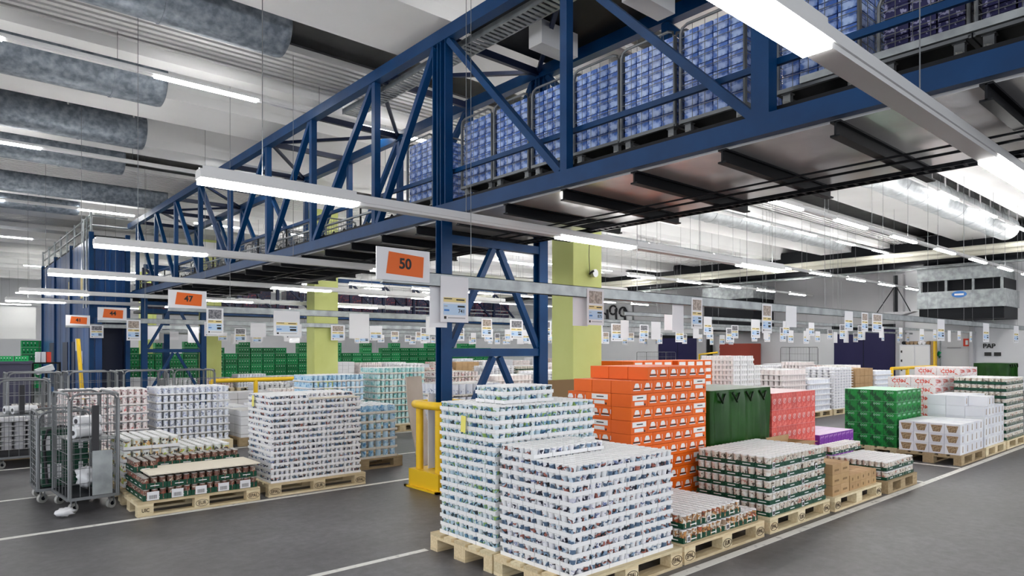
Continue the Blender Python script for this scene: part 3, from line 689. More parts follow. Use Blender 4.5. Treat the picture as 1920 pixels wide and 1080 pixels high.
stack('jar_tray', 'jar', 'green-edged tray of small white jars on the weathered short pallet', 'tray of jars', 8.28, 2.98, 9.14, 3.80, .144, 3, 4, 4, 3, 2, .11, .035, .066, .092, 'tray_green', 'coffee', 'lid_white', present=_f5, dash=True, n=10)
stack('yoghurt_tray', 'yoghurt_tub', 'green tray of white tubs in the tall stack at the picture edge', 'tray of tubs', 13.44, 3.0, 14.56, 3.76, .144, 3, 3, 4, 3, 9, .115, .045, .085, .1, 'tray_green', 'coffee', 'lid_white', own=False, n=10, taper=.9)

# boxes
def boxload(name, label, cat, x0, y0, x1, y1, z0, nx, ny, nz, h, m, deco_x=None, deco_y=None, topm=None, present=None, gap=.002):
    w, d = (x1-x0)/nx, (y1-y0)/ny; b = MB(); b.box(gap, gap, 0, w-gap, d-gap, h-gap, m)
    if topm: b.box(gap, gap, h-gap, w-gap, d-gap, h-gap+.001, topm)
    me = b.mesh(name); P = present or (lambda L, i, j: True)
    PP = lambda L, i, j: 0 <= L < nz and 0 <= i < nx and 0 <= j < ny and P(L, i, j)
    for L in range(nz):
        for i in range(nx):
            for j in range(ny):
                if not PP(L, i, j): continue
                left, front, top = not PP(L, i-1, j), not PP(L, i, j-1), not PP(L+1, i, j)
                if not (left or front or top) and nx*ny*nz > 150: continue
                o = put(name, me, None, (x0+i*w, y0+j*d, z0+L*h+.001)); tag(o, label, cat, name.replace('_', ' ')+' load')
                if left and deco_x and R.random() < .85: put('printed_picture' if deco_x[0] == 'p' else 'hand_slot', deco_x[1], o, (gap, d/2, h/2), -PI/2)
                if front and deco_y: put('printed_picture' if deco_y[0] == 'p' else 'hand_slot', deco_y[1], o, (w/2, gap, h/2))
def quad(pts, m, y=-.002):
    b = MB(); n = len(pts)
    b.add([(p[0], y, p[1]) for p in pts]+[(p[0], .001, p[1]) for p in pts], [tuple(range(n))]+[(i, n+i, n+(i+1) % n, (i+1) % n) for i in range(n)], m); return b
# brown cartons
boxload('brown_carton', 'large brown cardboard carton on the pallet next to the tub stack', 'cardboard box', 6.97, 3.02, 7.37, 3.42, .144, 2, 2, 3, .108, 'cardboard', deco_y=('s', quad([(-.05, -.02), (.05, -.02), (.05, .0), (-.05, .0)], 'card_brown').mesh('print')))
boxload('small_brown_carton', 'small brown carton in the low double row on its pallet', 'cardboard box', 7.39, 3.02, 8.09, 3.62, .144, 5, 4, 2, .082, 'cardboard', deco_y=('s', quad([(-.012, -.02), (.012, -.02), (.012, .01), (-.012, .01)], 'card_brown').mesh('print')))
boxload('tall_brown_carton', 'brown carton at the back corner of the brown carton pallet', 'cardboard box', 6.97, 3.44, 7.37, 3.76, .144, 2, 1, 3, .135, 'cardboard')
t = thing('open_cardboard_box', 'open brown cardboard box with torn flaps on top of the cartons', 'cardboard box', (7.0, 3.45, .551))
b = MB(); b.box(0, 0, 0, .5, .01, .08, 'cardboard'); b.box(0, .3, 0, .5, .31, .12, 'cardboard'); b.box(0, 0, 0, .01, .3, .1, 'cardboard'); b.box(.49, 0, 0, .5, .3, .07, 'cardboard'); b.box(0, 0, 0, .5, .3, .005, 'cardboard'); b.build('box_body', t)
b = MB(); b.bar((.05, -.0, .08), (.45, -.0, .08), .12, .004, 'cardboard'); b.build('flap', t)
# orange boxes with icon prints
ic = MB(); ic.add([(-.035, -.002, .005), (.035, -.002, .005), (.035, -.002, .022), (.02, -.002, .045), (-.02, -.002, .045), (-.035, -.002, .022)], [tuple(range(6))], 'print_white'); ic.box(-.05, -.002, -.012, .05, 0, .0, 'print_black'); ic.box(-.05, -.003, -.022, .05, 0, -.014, 'print_white'); ic.box(.062, -.002, .0, .068, 0, .04, 'print_white')
ICM = ic.mesh('printed_icon')
wl = MB(); wl.box(-.1, -.002, .0, .1, 0, .048, 'print_white'); wl.box(-.04, -.003, .02, .05, -.002, .03, 'print_black'); wl.box(-.07, -.002, -.045, .06, 0, -.012, 'print_white'); wl.box(.07, -.002, -.05, .085, 0, -.03, 'print_black')
WLM = wl.mesh('white_label')
def orange_stack(x0, y0, L, D, n, pre, grp, H=.122):
    A = [('i', .32), ('i', .32), ('i', .32), ('w', .24)]; B = [('w', .24), ('i', .32), ('i', .32), ('i', .32)]
    ms = {}
    for k, w in (('i', .32), ('w', .24)):
        b = MB(); b.box(.002, 0.002, 0, w-.002, .236, H-.003, 'orange_box'); ms[k] = b.mesh('orange_box')
    b = MB(); b.box(.002, .002, 0, .236, .318, H-.003, 'orange_box'); ms['s'] = b.mesh('orange_box')
    for k in range(n):
        x = x0+R.uniform(-.004, .004)
        for q, (tp, w) in enumerate(A if k % 2 else B):
            if k == n-1 and q in (0,): x += w; continue
            for jj in ((0, 1, 2) if k >= n-2 else (0,)):
                o = put('orange_box', ms[tp], None, (x, y0+jj*.24, .144+k*H+.001)); tag(o, pre, 'cardboard box', grp)
                if jj == 0:
                    if tp == 'i': put('printed_icon', ICM, o, (.08, .002, .05)); put('printed_icon', ICM, o, (.235, .002, .05))
                    else: put('white_label', WLM, o, (.12, .002, .06))
            x += w
        for j in range(1, 3 if not k % 2 else 3):
            if k >= n-2: break
            o = put('orange_box', ms['s' if j == 1 else 'w'], None, (x0, y0+.24 if j == 1 else y0+.56, .144+k*H+.001)); tag(o, pre, 'cardboard box', grp)
            if (k+j) % 2: put('white_label', WLM, o, (.002, .14, .06), -PI/2)
            else: put('printed_icon', ICM, o, (.002, .07, .05), -PI/2); put('printed_icon', ICM, o, (.002, .2, .05), -PI/2)
pallet(4.8, 3.86, 'wooden pallet under the tall orange box stack')
orange_stack(4.8, 3.87, 1.2, .8, 11, 'bright orange printed box in the tall stack behind the white cups', 'orange boxes in the tall stack')
# tarpaulin-covered pallet
def tarp(x0, y0, x1, y1, h, label, folds=14, m='tarp_green', base=.005):
    b = MB(); P = []; n = 60
    per = [(x0, y1), (x0, y0), (x1, y0), (x1, y1)]
    def at(s):
        ls = [y1-y0, x1-x0, y1-y0]; T = sum(ls); q = s*T
        if q < ls[0]: return (x0, y1-q), (-1, 0)
        q -= ls[0]
        if q < ls[1]: return (x0+q, y0), (0, -1)
        q -= ls[1]; return (x1, y0+q), (1, 0)
    rows = [(1.0, 0), (.97, .006), (.85, .03), (.6, .02), (.3, .015), (.0, .03)]
    vs = []
    for z, am in rows:
        for k in range(n+1):
            (x, y), (nx_, ny_) = at(k/n); a = am*math.sin(k*1.35+z*2.2)*math.sin(k*.53+1)
            vs.append((x+nx_*a, y+ny_*a, h*z+base*(1-z)))
    fs = [(r*(n+1)+k, r*(n+1)+k+1, (r+1)*(n+1)+k+1, (r+1)*(n+1)+k) for r in range(len(rows)-1) for k in range(n)]
    b.add(vs, [f[::-1] for f in fs], m, True)
    b.add([(x0, y0, h), (x1, y0, h), (x1, y1, h), (x0, y1, h)], [(0, 1, 2, 3)], m)
    for k in range(4): b.tube([(x0+.1+k*.28, y0-.012, h-.03), (x0+.16+k*.28, y0-.03, h-.13), (x0+.24+k*.28, y0-.014, h-.04)], .012, 'tarp_dark', 6)
    o = b.build('tarpaulin_cover'); tag(o, label, 'tarpaulin')
tarp(6.1, 3.87, 7.32, 4.62, 1.22, 'dark green plastic cover draped over a pallet load between orange and red boxes', base=.15)
pallet(6.11, 3.88, 'wooden pallet hidden under the green plastic cover', detail=False)
# red boxes
rd = MB(); rd.tube([(.03*math.cos(a*PI/6), -.001, .03*math.sin(a*PI/6)) for a in range(13)], .003, 'pink_top', 4, False); rd.bar((-.02, -.001, -.025), (.02, -.001, .03), .004, .004, 'print_white'); RDM = rd.mesh('printed_mark')
boxload('red_carton', 'tall coral red carton in the stack beside the green plastic cover', 'cardboard box', 7.4, 3.9, 8.5, 4.6, .144, 9, 3, 5, .198, 'red_box', deco_y=('p', RDM), topm='pink_top')
pallet(7.4, 3.88, 'wooden pallet under the coral red cartons', detail=False)
boxload('purple_carton', 'purple carton in the low pile between red and green boxes', 'cardboard box', 9.2, 4.16, 10.3, 4.9, .144, 8, 4, 2, .165, 'purple_box', topm='lilac_top')
pallet(9.19, 4.17, 'wooden pallet under the low purple cartons', detail=False)
gn = MB()
for s in (-1, 1): gn.bar((s*.05, -.001, -.06), (s*.02, -.001, .03), .01, .004, 'green_box', (0, 1, 0))
for k in range(3): gn.tube([(.035*k-.035+.013*math.cos(a*PI/4), -.001, .05+.013*math.sin(a*PI/4)) for a in range(9)], .003, 'green_top', 4, False)
GNM = gn.mesh('printed_pattern')
boxload('green_carton', 'bright green patterned carton in the two-tone stack behind the white boxes', 'cardboard box', 11.15, 3.87, 12.2, 4.64, .144, 5, 4, 5, .175, 'green_box', deco_x=('p', GNM), deco_y=('p', GNM), topm='green_top')
pallet(11.13, 3.86, 'wooden pallet under the bright green cartons', detail=False)
# white boxes with basket print
BK = quad([(-.075, .045), (.075, .045), (.045, -.05), (-.045, -.05)], 'print_brown').mesh('print'); SL = quad([(-.012, -.045), (.02, -.045), (.02, .045), (-.0, .045)], 'print_brown').mesh('print')
boxload('basket_print_box', 'white box with a brown basket print on the dark pallet', 'cardboard box', 11.03, 3.0, 12.12, 3.8, .144, 5, 4, 3, .146, 'white_box', deco_x=('p', BK), deco_y=('s', SL))
boxload('white_carton', 'plain white slotted carton in the taller stack behind the basket boxes', 'cardboard box', 12.2, 3.0, 13.28, 3.78, .144, 6, 3, 5, .155, 'white_box', deco_x=None, deco_y=('s', SL), present=lambda L, i, j: L < 4 or j > 0 or i in (1, 2))
# red and white boxes
pallet(13.0, 3.9, 'wooden pallet under the red and white lettered boxes', detail=False)
def lettered(x0, y0, n, label, nx=3, ny=2):
    b = MB(); w = 1.1/nx; b.box(.002, .002, 0, w-.002, .37, .143, 'cdn_box'); me = b.mesh('lettered_box')
    for L in range(n):
        for i in range(nx):
            for j in range(ny):
                o = put('lettered_box', me, None, (x0+i*w, y0+j*.375, .145+L*.146)); tag(o, label, 'cardboard box', 'red and white lettered boxes')
                if i == 0: text('lettering', 'CDN', .085, 'print_red', o, (-.001, .19, .07), (PI/2, 0, -PI/2), 1.2)
                if j == 0: text('lettering', 'CDN', .085, 'print_red', o, (w/2, -.001, .07), w=1.2)
lettered(13.02, 3.92, 7, 'white box with red CDN lettering in the stack behind the green cartons')
lettered(14.35, 3.92, 8, 'white box with red CDN lettering in the higher stack behind the first')
pallet(14.33, 3.9, 'wooden pallet under the higher red and white stack', detail=False)

# ---------------------------------------------------------------- second block, left side
pallet(1.55, 7.36, 'pale wooden pallet stamped UIC under low trays of meat jars', stamps=('UIC', 'EUR', 'EPAL'))
pallet(2.86, 7.40, 'pale wooden pallet under the white cup stack in the middle of the aisle', stamps=('EPAL', 'EUR', 'EPAL'))
_j = lambda L, i, j: L < 2 or (L == 2 and (j == 3 or (i == 0 and j >= 2)))
stack('jar_box', 'meat_jar', 'green tray of brown meat jars on the pallet stamped UIC', 'tray of jars', 1.6, 7.39, 2.73, 8.14, .144, 5, 4, 3, 3, 2, .118, .055, .0595, .108, 'tray_green', 'jar_meat', 'lid_tin', present=_j, dash=True)
b = MB(); b.box(0, 0, 0, 1.1, .53, .012, 'cream_sheet'); o = b.build('cardboard_sheet', None, (1.66, 7.385, .394)); tag(o, 'cream cardboard sheet lying on the meat jar trays', 'cardboard sheet')
for i in range(5):
    b = MB(); b.box(-.055, -.003, 0, .055, 0, .085, 'paper')
    for k in range(8): b.box(-.035+k*.009, -.004, .012, -.031+k*.009, -.003, .05, 'print_black')
    o = b.build('barcode_card', None, (1.6+(i+.42)*.226, 7.388, .149)); tag(o, 'white barcode card on the front of the meat jar trays', 'label card', 'barcode cards on the meat jar trays')
_g2 = lambda L, i, j: L < 15 and not (L == 14 and i >= 2 and j == 0)
stack('pudding_tray', 'pudding_cup', 'white tray of small cups in the stack left of the yellow guard', 'tray of cups', 2.90, 7.44, 4.02, 8.16, .144, 5, 4, 4, 3, 15, .0655, .026, .050, .060, 'tray_white', ['cup_c', 'cup_a'], 'lid_white', present=_g2, n=10, jit=.0012, taper=.68)
note(2.885, 7.95, .98, -PI/2, 'yellow paper note on the white cup stack beside the meat jars')
b = MB(); b.box(0, 0, 0, .66, .165, .008, 'cream_sheet'); o = b.build('cardboard_sheet', None, (3.357, 7.446, .144+14*.0655+.006)); tag(o, 'thin cream sheet on top of the white cup stack', 'cardboard sheet')
pallet(1.57, 8.25, 'wooden pallet under the lime-labelled tins behind the roll cages', stamps=('EPAL', None, None))
_g3 = lambda L, i, j: L < 3 or (L == 3 and i < 2)
stack('lime_tin_tray', 'tin', 'white tray of lime green labelled tins behind the meat jars', 'tray of tins', 1.6, 8.27, 2.74, 9.03, .144, 4, 3, 3, 3, 3, .135, .035, .079, .115, 'tray_white', 'can_lime', 'lid_white', present=_g3, n=12)
pallet(3.9, 8.23, 'dark wooden pallet under the light blue tins', m='wood_old')
stack('blue_tin_tray', 'blue_tin', 'pale tray of light blue tins between the cup stack and the leaning sheet', 'tray of tins', 4.0, 8.25, 5.03, 8.97, .144, 3, 3, 3, 3, 6, .123, .03, .073, .112, 'tray_beige', 'can_blue', 'lid_white', n=12)
# leaning cardboard sheets
b = MB(); n = 10; vs = []
for k in range(n+1):
    s = k/n; z = 1.26*s; x = -.22*math.sin(s*PI*.5)+.0; vs += [(x, 0, z), (x, .5-.07*s, z), (x+.012, 0, z), (x+.012, .5-.07*s, z)]
fs = []
for k in range(n):
    a = 4*k; fs += [(a, a+4, a+5, a+1), (a+2, a+3, a+7, a+6), (a, a+2, a+6, a+4), (a+1, a+5, a+7, a+3)]
b.add(vs, fs+[(0, 1, 3, 2), (4*n, 4*n+2, 4*n+3, 4*n+1)], 'card_sheet', False)
o = b.build('cardboard_sheet', None, (5.2, 7.95, 0)); o.rotation_euler = (0, 0, -1.1); tag(o, 'tall curved cardboard sheet leaning beside the light blue tins', 'cardboard sheet')
pallet(5.78, 8.15, 'wooden pallet behind the yellow guard under stacked tubs')
stack('paint_tub_tray', 'tub', 'tray of large white tubs standing behind the yellow post guard', 'tray of tubs', 5.83, 8.2, 6.93, 8.92, .144, 4, 3, 2, 2, 5, .2, .02, .116, .175, 'tray_beige', 'can_pale', 'lid_silver', own=False, n=12)
b = MB(); b.box(0, 0, 0, .9, .012, 1.15, 'card_brown'); o = b.build('cardboard_sheet', None, (7.45, 7.75, .0)); o.rotation_euler = (-.08, 0, 0); tag(o, 'brown cardboard sheet standing against the yellow-green pillar', 'cardboard sheet')

# third block
def row3(x, y, kind, layers, pitch, cd, ch, tm, cm, lm, label, nx=4, ny=3, cx_=3, cy_=3, pl='wooden pallet in the second block under '):
    pallet(x, y, pl+label.split(' in ')[0].replace('tray of ', ''), detail=False)
    stack(kind, 'tin', label, 'tray of tins', x+.04, y+.03, x+1.16, y+.77, .144, nx, ny, cx_, cy_, layers, pitch, .022, cd, ch, tm, cm, lm, own=False, n=10, jit=.0012)
row3(1.45, 11.6, 'rose_tin_tray', 7, .13, .067, .112, 'tray_pink', 'can_pink', 'lid_white', 'tray of rose tins in the stack touching the pale blue ones')
row3(2.68, 11.6, 'pale_blue_tin_tray', 7, .13, .067, .112, 'tray_white', 'can_pale', 'lid_white', 'tray of pale blue tins in the neat square stack')
row3(5.2, 11.6, 'white_tin_tray', 8, .13, .067, .112, 'tray_white', 'can_blue', 'lid_white', 'tray of white and blue tins in the stack behind the cup stack')
row3(6.6, 11.6, 'cyan_tin_tray', 9, .128, .068, .112, 'tray_beige', 'can_cyan', 'lid_white', 'tray of cyan tins in the stack behind the light blue tins')
row3(8.0, 11.6, 'red_label_tray', 8, .13, .067, .112, 'tray_pink', 'can_pink', 'lid_tin', 'tray of red labelled tins in the stack next to the blue post')
# shrink-wrapped crates
pallet(3.98, 11.6, 'old wooden pallet under white wrapped packs', detail=False, m='wood_old')
b = MB(); b.box(.002, .002, 0, .27, .37, .15, 'film_white'); b.box(-.001, -.001, .05, .273, .373, .06, 'print_grey'); me = b.mesh('wrapped_pack')
for L in range(3):
    for i in range(4):
        for j in range(2): o = put('wrapped_pack', me, None, (4.02+i*.28, 11.63+j*.38, .146+L*.152)); tag(o, 'white shrink-wrapped pack in the low pile beside the pale blue tins', 'pack', 'white wrapped packs')

# ---------------------------------------------------------------- generic far pallet loads
def load_mesh(kind):
    b = MB(); P = dict(
        cups=('tray_white', 'cup_c', 'lid_white', .07, .16, 9), pale=('tray_white', 'can_pale', 'lid_white', .13, .12, 8), pink=('tray_pink', 'can_pink', 'lid_white', .13, .12, 8),
        red=('tray_beige', 'can_red_far', 'lid_tin', .1, .12, 8), brown=('tray_beige', 'jar_meat', 'lid_tin', .13, .12, 8), cyan=('tray_white', 'can_cyan', 'lid_white', .13, .12, 8), green=('tray_green', 'coffee', 'lid_white', .12, .1, 8))[kind]
    return P
_lm = {}
def far_load(kind, layers, x, y, label, grp=None, rough=False):
    key = (kind, layers)
    if key not in _lm:
        b = MB(); L, D = 1.14, .76
        if kind in ('orange', 'whitebox', 'card', 'cdn'):
            m, h = dict(orange=('orange_box', .13), whitebox=('white_box', .16), card=('cardboard', .2), cdn=('cdn_box', .15))[kind]
            for k in range(layers):
                for i in range(4):
                    for j in range(3): b.box(i*L/4+.004, j*D/3+.004, .145+k*h, (i+1)*L/4-.004, (j+1)*D/3-.004, .145+(k+1)*h-.006, m)
                    if kind == 'orange': b.box(i*L/4+.04, .0, .145+k*h+.03, i*L/4+.24, .004, .145+k*h+.1, 'print_white')
        else:
            tm, cm, lm, pt, cdd, n = load_mesh(kind); nx, ny = round(L/cdd*1.0), round(D/cdd)
            for k in range(layers):
                z = .145+k*pt; b.box(-.006, -.006, z, L+.006, D+.006, z+pt*.22, tm)
                for i in range(nx):
                    for j in range(ny):
                        if k < layers-1 and 0 < i < nx-1 and 0 < j < ny-1: continue
                        r = cdd*.44; c = ((i+.5)*L/nx, (j+.5)*D/ny, z+pt*.22)
                        b.lathe([(r, 0), (r, pt*.7), (r*.9, pt*.76), (0, pt*.76)], 8, [cm, lm, lm], c)
        pb = _pl[(1.2, .8, 'wood', 'one')]
        b.add([(v.co.x-.03, v.co.y-.02, v.co.z) for v in pb.vertices], [tuple(p.vertices) for p in pb.polygons], 'wood')
        _lm[key] = b.mesh('pallet_load')
    o = put('pallet_load', _lm[key], None, (x, y, 0)); tag(o, label, 'pallet load', grp); return o
KN = dict(cups='white small-cup', pale='pale blue tin', pink='pink labelled tin', red='red dotted tin', brown='brown jar', cyan='cyan tin', green='green-trayed tub', orange='orange box', whitebox='white box', card='brown cardboard', cdn='red and white box')
# the block beyond the second aisle line, right of the pillar
spec = [(7.4, 9.25, ['orange', 'orange', 'cups', 'cups', 'pink', 'pale', 'cups', 'card', 'pale', 'red', 'cdn', 'pale', 'green', 'whitebox', 'cdn', 'pale'], 'first row past the second aisle line'),
        (8.3, 9.4, ['cdn', 'pink', 'pale', 'cups', 'whitebox', 'red', 'cups', 'pale', 'pink', 'brown', 'cups', 'green', 'pale', 'cdn', 'card', 'green'], 'second row past the aisle line'),
        (11.6, 9.6, ['pink', 'cups', 'pale', 'whitebox', 'red', 'brown', 'cups', 'cyan', 'pale', 'green', 'whitebox', 'pink', 'red', 'cups', 'pale', 'cups'], 'third row back, right of the pillar'),
        (12.45, -2, ['red', 'pink', 'cups', 'pale', 'whitebox', 'cups', 'cyan', 'green', 'pale', 'brown', 'pink', 'whitebox', 'red', 'cups', 'pale', 'card', 'cups', 'pink', 'green', 'cups', 'whitebox', 'red', 'pale', 'cups', 'pale', 'pink'], 'fourth row back'),
        (16.3, -4, ['cups', 'pale', 'brown', 'brown', 'brown', 'red', 'brown', 'whitebox', 'pink', 'red', 'cups', 'pale', 'brown', 'cups', 'green', 'pink', 'whitebox', 'cups', 'red', 'pale', 'card', 'cups', 'pink', 'pale', 'whitebox', 'cups', 'pale', 'red'], 'fifth row back behind the yellow rail'),
        (21.5, -4, ['red', 'card', 'pale', 'brown', 'pink', 'cups', 'whitebox', 'red', 'brown', 'cups', 'pale', 'pink', 'whitebox', 'cups', 'red', 'card', 'cups', 'pale', 'whitebox', 'cups', 'cups', 'pink', 'pale', 'whitebox', 'red', 'cups', 'pale'], 'sixth row back'),
        (27, -4, ['card', 'red', 'whitebox', 'pale', 'cups', 'brown', 'pink', 'whitebox', 'cups', 'red', 'pale', 'cups', 'card', 'whitebox', 'pink', 'cups', 'whitebox', 'red', 'pale', 'cups', 'whitebox', 'pink', 'cups', 'red', 'pale', 'cups', 'cups'], 'seventh row back')]
LH = dict(cups=(12, 15), pale=(6, 8), pink=(7, 8), red=(8, 10), brown=(6, 7), cyan=(7, 8), green=(7, 9), orange=(8, 10), whitebox=(5, 6), card=(4, 5), cdn=(6, 8))
for ri, (yy, xs, ks, words2) in enumerate(spec):
    for q, k in enumerate(ks):
        lo, hi = LH[k]; n_ = R.randint(lo, hi); x = xs+q*1.32+R.uniform(-.04, .04)
        if x > (20.2 if 7 < yy < 9 else 26.5) or (abs(x-3.9) < .1): continue
        if 7.3 < x < 9.2 and (8 < yy+.8 and yy < 8.6 or 18 < yy+.8 and yy < 18.9): continue
        if yy > 20 and (.4 if yy < 22 else 2.3) < x < (7.0 if yy < 22 else 4.8): continue
        if yy == 7.4 and 11.3 < x < 13.7: continue
        if yy > 12 and x < 12: n_ = max(2, round(n_*(.62 if yy < 15 else .5)))
        nth = ['at its start', 'second along', 'third along', 'fourth along', 'fifth along', 'sixth along', 'seventh along', 'eighth along', 'ninth along', 'tenth along'][q] if q < 10 else 'place %s along' % ['eleven', 'twelve', 'thirteen', 'fourteen', 'fifteen', 'sixteen', 'seventeen', 'eighteen', 'nineteen', 'twenty', 'twenty-one', 'twenty-two', 'twenty-three', 'twenty-four', 'twenty-five', 'twenty-six', 'twenty-seven', 'twenty-eight'][q-10]
        far_load(k, n_, x, yy, '%s pallet load, %s, %s' % (KN[k], words2, nth))

# the pale pyramid of cup sleeves
b = MB()
def white_tray(w): 
    return 0
pallet(12.45, 7.38, 'wooden pallet under the tapering pile of white cups', detail=False)
me = tray_mesh(.26, .26, .045, 'tray_white', (3, 3, .08, .1, 'lid_white', 'lid_white', True, 8))
for L in range(13):
    for i in range(4):
        for j in range(3):
            if L > 10 and i == 3 or (i and j and L < 11): continue
            o = put('white_cup_tray', me, None, (12.5+i*.28, 7.42+j*.26, .15+L*.105)); tag(o, 'white tray in the tapering pile of white cups behind the green cover', 'tray of cups', 'white trays in the tapering pile')
# green crates far at the back
b = MB(); b.box(0, 0, 0, .6, .4, .28, 'crate_green')
for k in range(4): b.box(.06+k*.13, -.012, .06, .12+k*.13, 0, .1, 'crate_dark'); b.box(.06+k*.13, -.012, .16, .1+k*.13, 0, .2, 'tray_white')
b.box(.0, -.02, .25, .6, .0, .28, 'crate_green'); me = b.mesh('green_crate'); ncr = 0
for i in range(46):
    h = R.choice([5, 6, 6, 7, 7])
    for j in range(h):
        if ncr > 285: break
        x = 3.0+i*.64 if i < 40 else -6+(i-40)*.64
        o = put('green_crate', me, None, (x, 35, j*.29)); ncr += 1; tag(o, 'green plastic crate in the long stacked row far behind the second bridge', 'crate', 'green crates far behind')

# ---------------------------------------------------------------- roll cages on the floor with film rolls
def film_roll(x, y, z, rz, L, label):
    b = MB(); b.tube([(0, 0, 0), (L, 0, 0)], .055, 'film_white', 16); b.tube([(-.006, 0, 0), (L+.006, 0, 0)], .025, 'rubber', 12)
    o = b.build('film_roll', None, (x, y, z)); o.rotation_euler = (0, 0, rz); tag(o, label, 'film roll')
t = roll_cage('tall grey roll container holding film rolls and a steel plate', 1.06, 7.92, 0, .44, .7, 1.2, nh=7, nv=5, open_front=False, rz=math.radians(4))
b = MB(); b.box(.03, .02, .72, .43, .62, .735, 'wire_steel'); b.build('shelf', t)
b = MB(); b.box(.2, -.02, .17, .38, -.012, .62, 'galv'); b.build('steel_plate', t)
b = MB(); b.box(.2, -.012, .60, .26, .02, 1.08, 'rubber'); b.build('black_strap', t)
film_roll(1.12, 8.1, .795, .5, .28, 'white stretch film roll lying on the shelf of the roll container, end facing out')
film_roll(1.14, 8.28, .795, .45, .28, 'white stretch film roll behind the first on the shelf')
film_roll(1.16, 8.2, .905, .4, .24, 'white stretch film roll lying on top of the two others')
def crumple(x, y, z, sx, sy, sz, label, name='plastic_bag'):
    b = MB(); n, m = 14, 9; vs = []; rr = random.Random(int(x*100+y*10))
    for j in range(m+1):
        for i in range(n):
            a = 2*PI*i/n; p = PI*j/m; k = 1+rr.uniform(-.3, .22)
            vs.append((x+sx*k*math.sin(p)*math.cos(a), y+sy*k*math.sin(p)*math.sin(a), z+sz*(1-math.cos(p)*k)))
    b.add(vs, [(j*n+i, j*n+(i+1) % n, (j+1)*n+(i+1) % n, (j+1)*n+i) for j in range(m) for i in range(n)], 'plastic_white', True)
    o = b.build(name); tag(o, label, 'plastic film')
crumple(1.27, 8.27, .2, .11, .17, .11, 'crumpled white plastic film heaped in the bottom of the roll container')
crumple(1.02, 7.86, .012, .09, .07, .04, 'crumpled clear plastic film hanging out beside the container wheel')
# nested lower cage with green crates behind it
t = roll_cage('lower grey roll container with close bars, parked behind the film rolls', .88, 8.68, 0, .5, .55, .98, nh=14, nv=3)
b = MB(); b.box(0, 0, 0, .42, .36, .3, 'tray_green'); b.box(-.004, -.01, .27, .424, .37, .3, 'tray_green')
for k in range(4): b.box(.03+k*.1, -.008, .08, .07+k*.1, -.001, .24, 'paper'); b.box(-.008, .04+k*.08, .08, -.001, .08+k*.08, .24, 'paper')
me = b.mesh('green_crate')
for j, w in enumerate(['bottom', 'top']):
    o = put('folding_crate', me, None, (.93, 8.74, .172+j*.305)); tag(o, 'dark green crate with white slots in the lower roll container, %s one' % w, 'crate')
b = MB(); b.tube([(.0, 0, .0), (-.03, .0, .45), (.0, 0, .58), (.12, .0, .62), (.2, 0, .6)], .014, 'rubber', 8); o = b.build('black_hose', None, (.97, 8.712, .2)); tag(o, 'black curved hose hooked over the green crates', 'hose')
t = roll_cage('grey roll container further back with film rolls and a black strap', .72, 11.55, 0, .6, .75, 1.22, nh=5, nv=5)
b = MB(); b.box(.03, .02, .72, .57, .73, .735, 'wire_steel'); b.build('shelf', t)
b = MB(); b.box(.24, .03, .735, .31, .05, 1.15, 'rubber'); b.build('black_strap', t)
film_roll(.82, 11.85, .795, .3, .3, 'white film roll on the back roll container shelf, upper hole showing'); film_roll(.9, 11.7, .795, .35, .3, 'white film roll on the back roll container shelf, next to its twin')
b = MB()
b.box(0, 0, 0, .37, .36, .24, 'white_box'); me = b.mesh('white_box')
for i in range(3):
    for j in range(3): o = put('white_storage_box', me, None, (-.55+i*.38, 11.9, .0+j*.245)); tag(o, 'plain white box in the pile at the picture edge beside the back roll container', 'cardboard box', 'white boxes at the picture edge')
for k in range(4):
    roll_cage('empty wire roll container in the line before the lift tower, %s' % ['closest to the yellow pole', 'second from the yellow pole', 'third from the yellow pole', 'farthest from the yellow pole'][k], 1.0+k*.85, 13.9, 0, .75, .7, 1.25, nh=6, nv=5)

# ---------------------------------------------------------------- steel sign rails with cards
CARDS = {}
def card(x, y, z, w, h, kind, label, txt=None, grp=None, tilt=0.):
    t = thing('price_card', label, 'price card', (x, y, z), tilt, grp)
    b = MB(); b.box(0, -.004, -h, w, 0, 0, 'paper'); b.build('sheet', t)
    if kind == 'blank': return t
    d = MB(); d.box(w*.12, -.006, -h*.4, w*.88, -.004, -h*.06, 'photo_brown' if kind == 'b' else 'photo_dark'); d.build('photo', t) if kind != 'plain' else None
    d = MB(); d.box(w*.1, -.006, -h*.56, w*.9, -.004, -h*.46, 'paper_yellow'); d.box(w*.12, -.007, -h*.5, w*.4, -.006, -h*.48, 'print_black'); d.box(w*.55, -.007, -h*.52, w*.85, -.006, -h*.49, 'print_black')
    d.box(w*.1, -.006, -h*.84, w*.9, -.004, -h*.6, 'paper_blue'); d.box(w*.12, -.007, -h*.66, w*.24, -.006, -h*.64, 'print_grey'); d.box(w*.6, -.007, -h*.67, w*.86, -.006, -h*.63, 'print_black'); d.box(w*.12, -.007, -h*.76, w*.3, -.006, -h*.72, 'print_blue')
    d.box(w*.12, -.006, -h*.93, w*.2, -.004, -h*.87, 'print_black'); d.box(w*.26, -.006, -h*.915, w*.88, -.004, -h*.89, 'print_grey')
    if not txt: d.box(w*.62, -.007, -h*.8, w*.86, -.006, -h*.72, 'print_black')
    d.build('print', t)
    if txt: text('number', txt, h*.12, 'print_black', t, (w*.74, -.007, -h*.755))
    return t
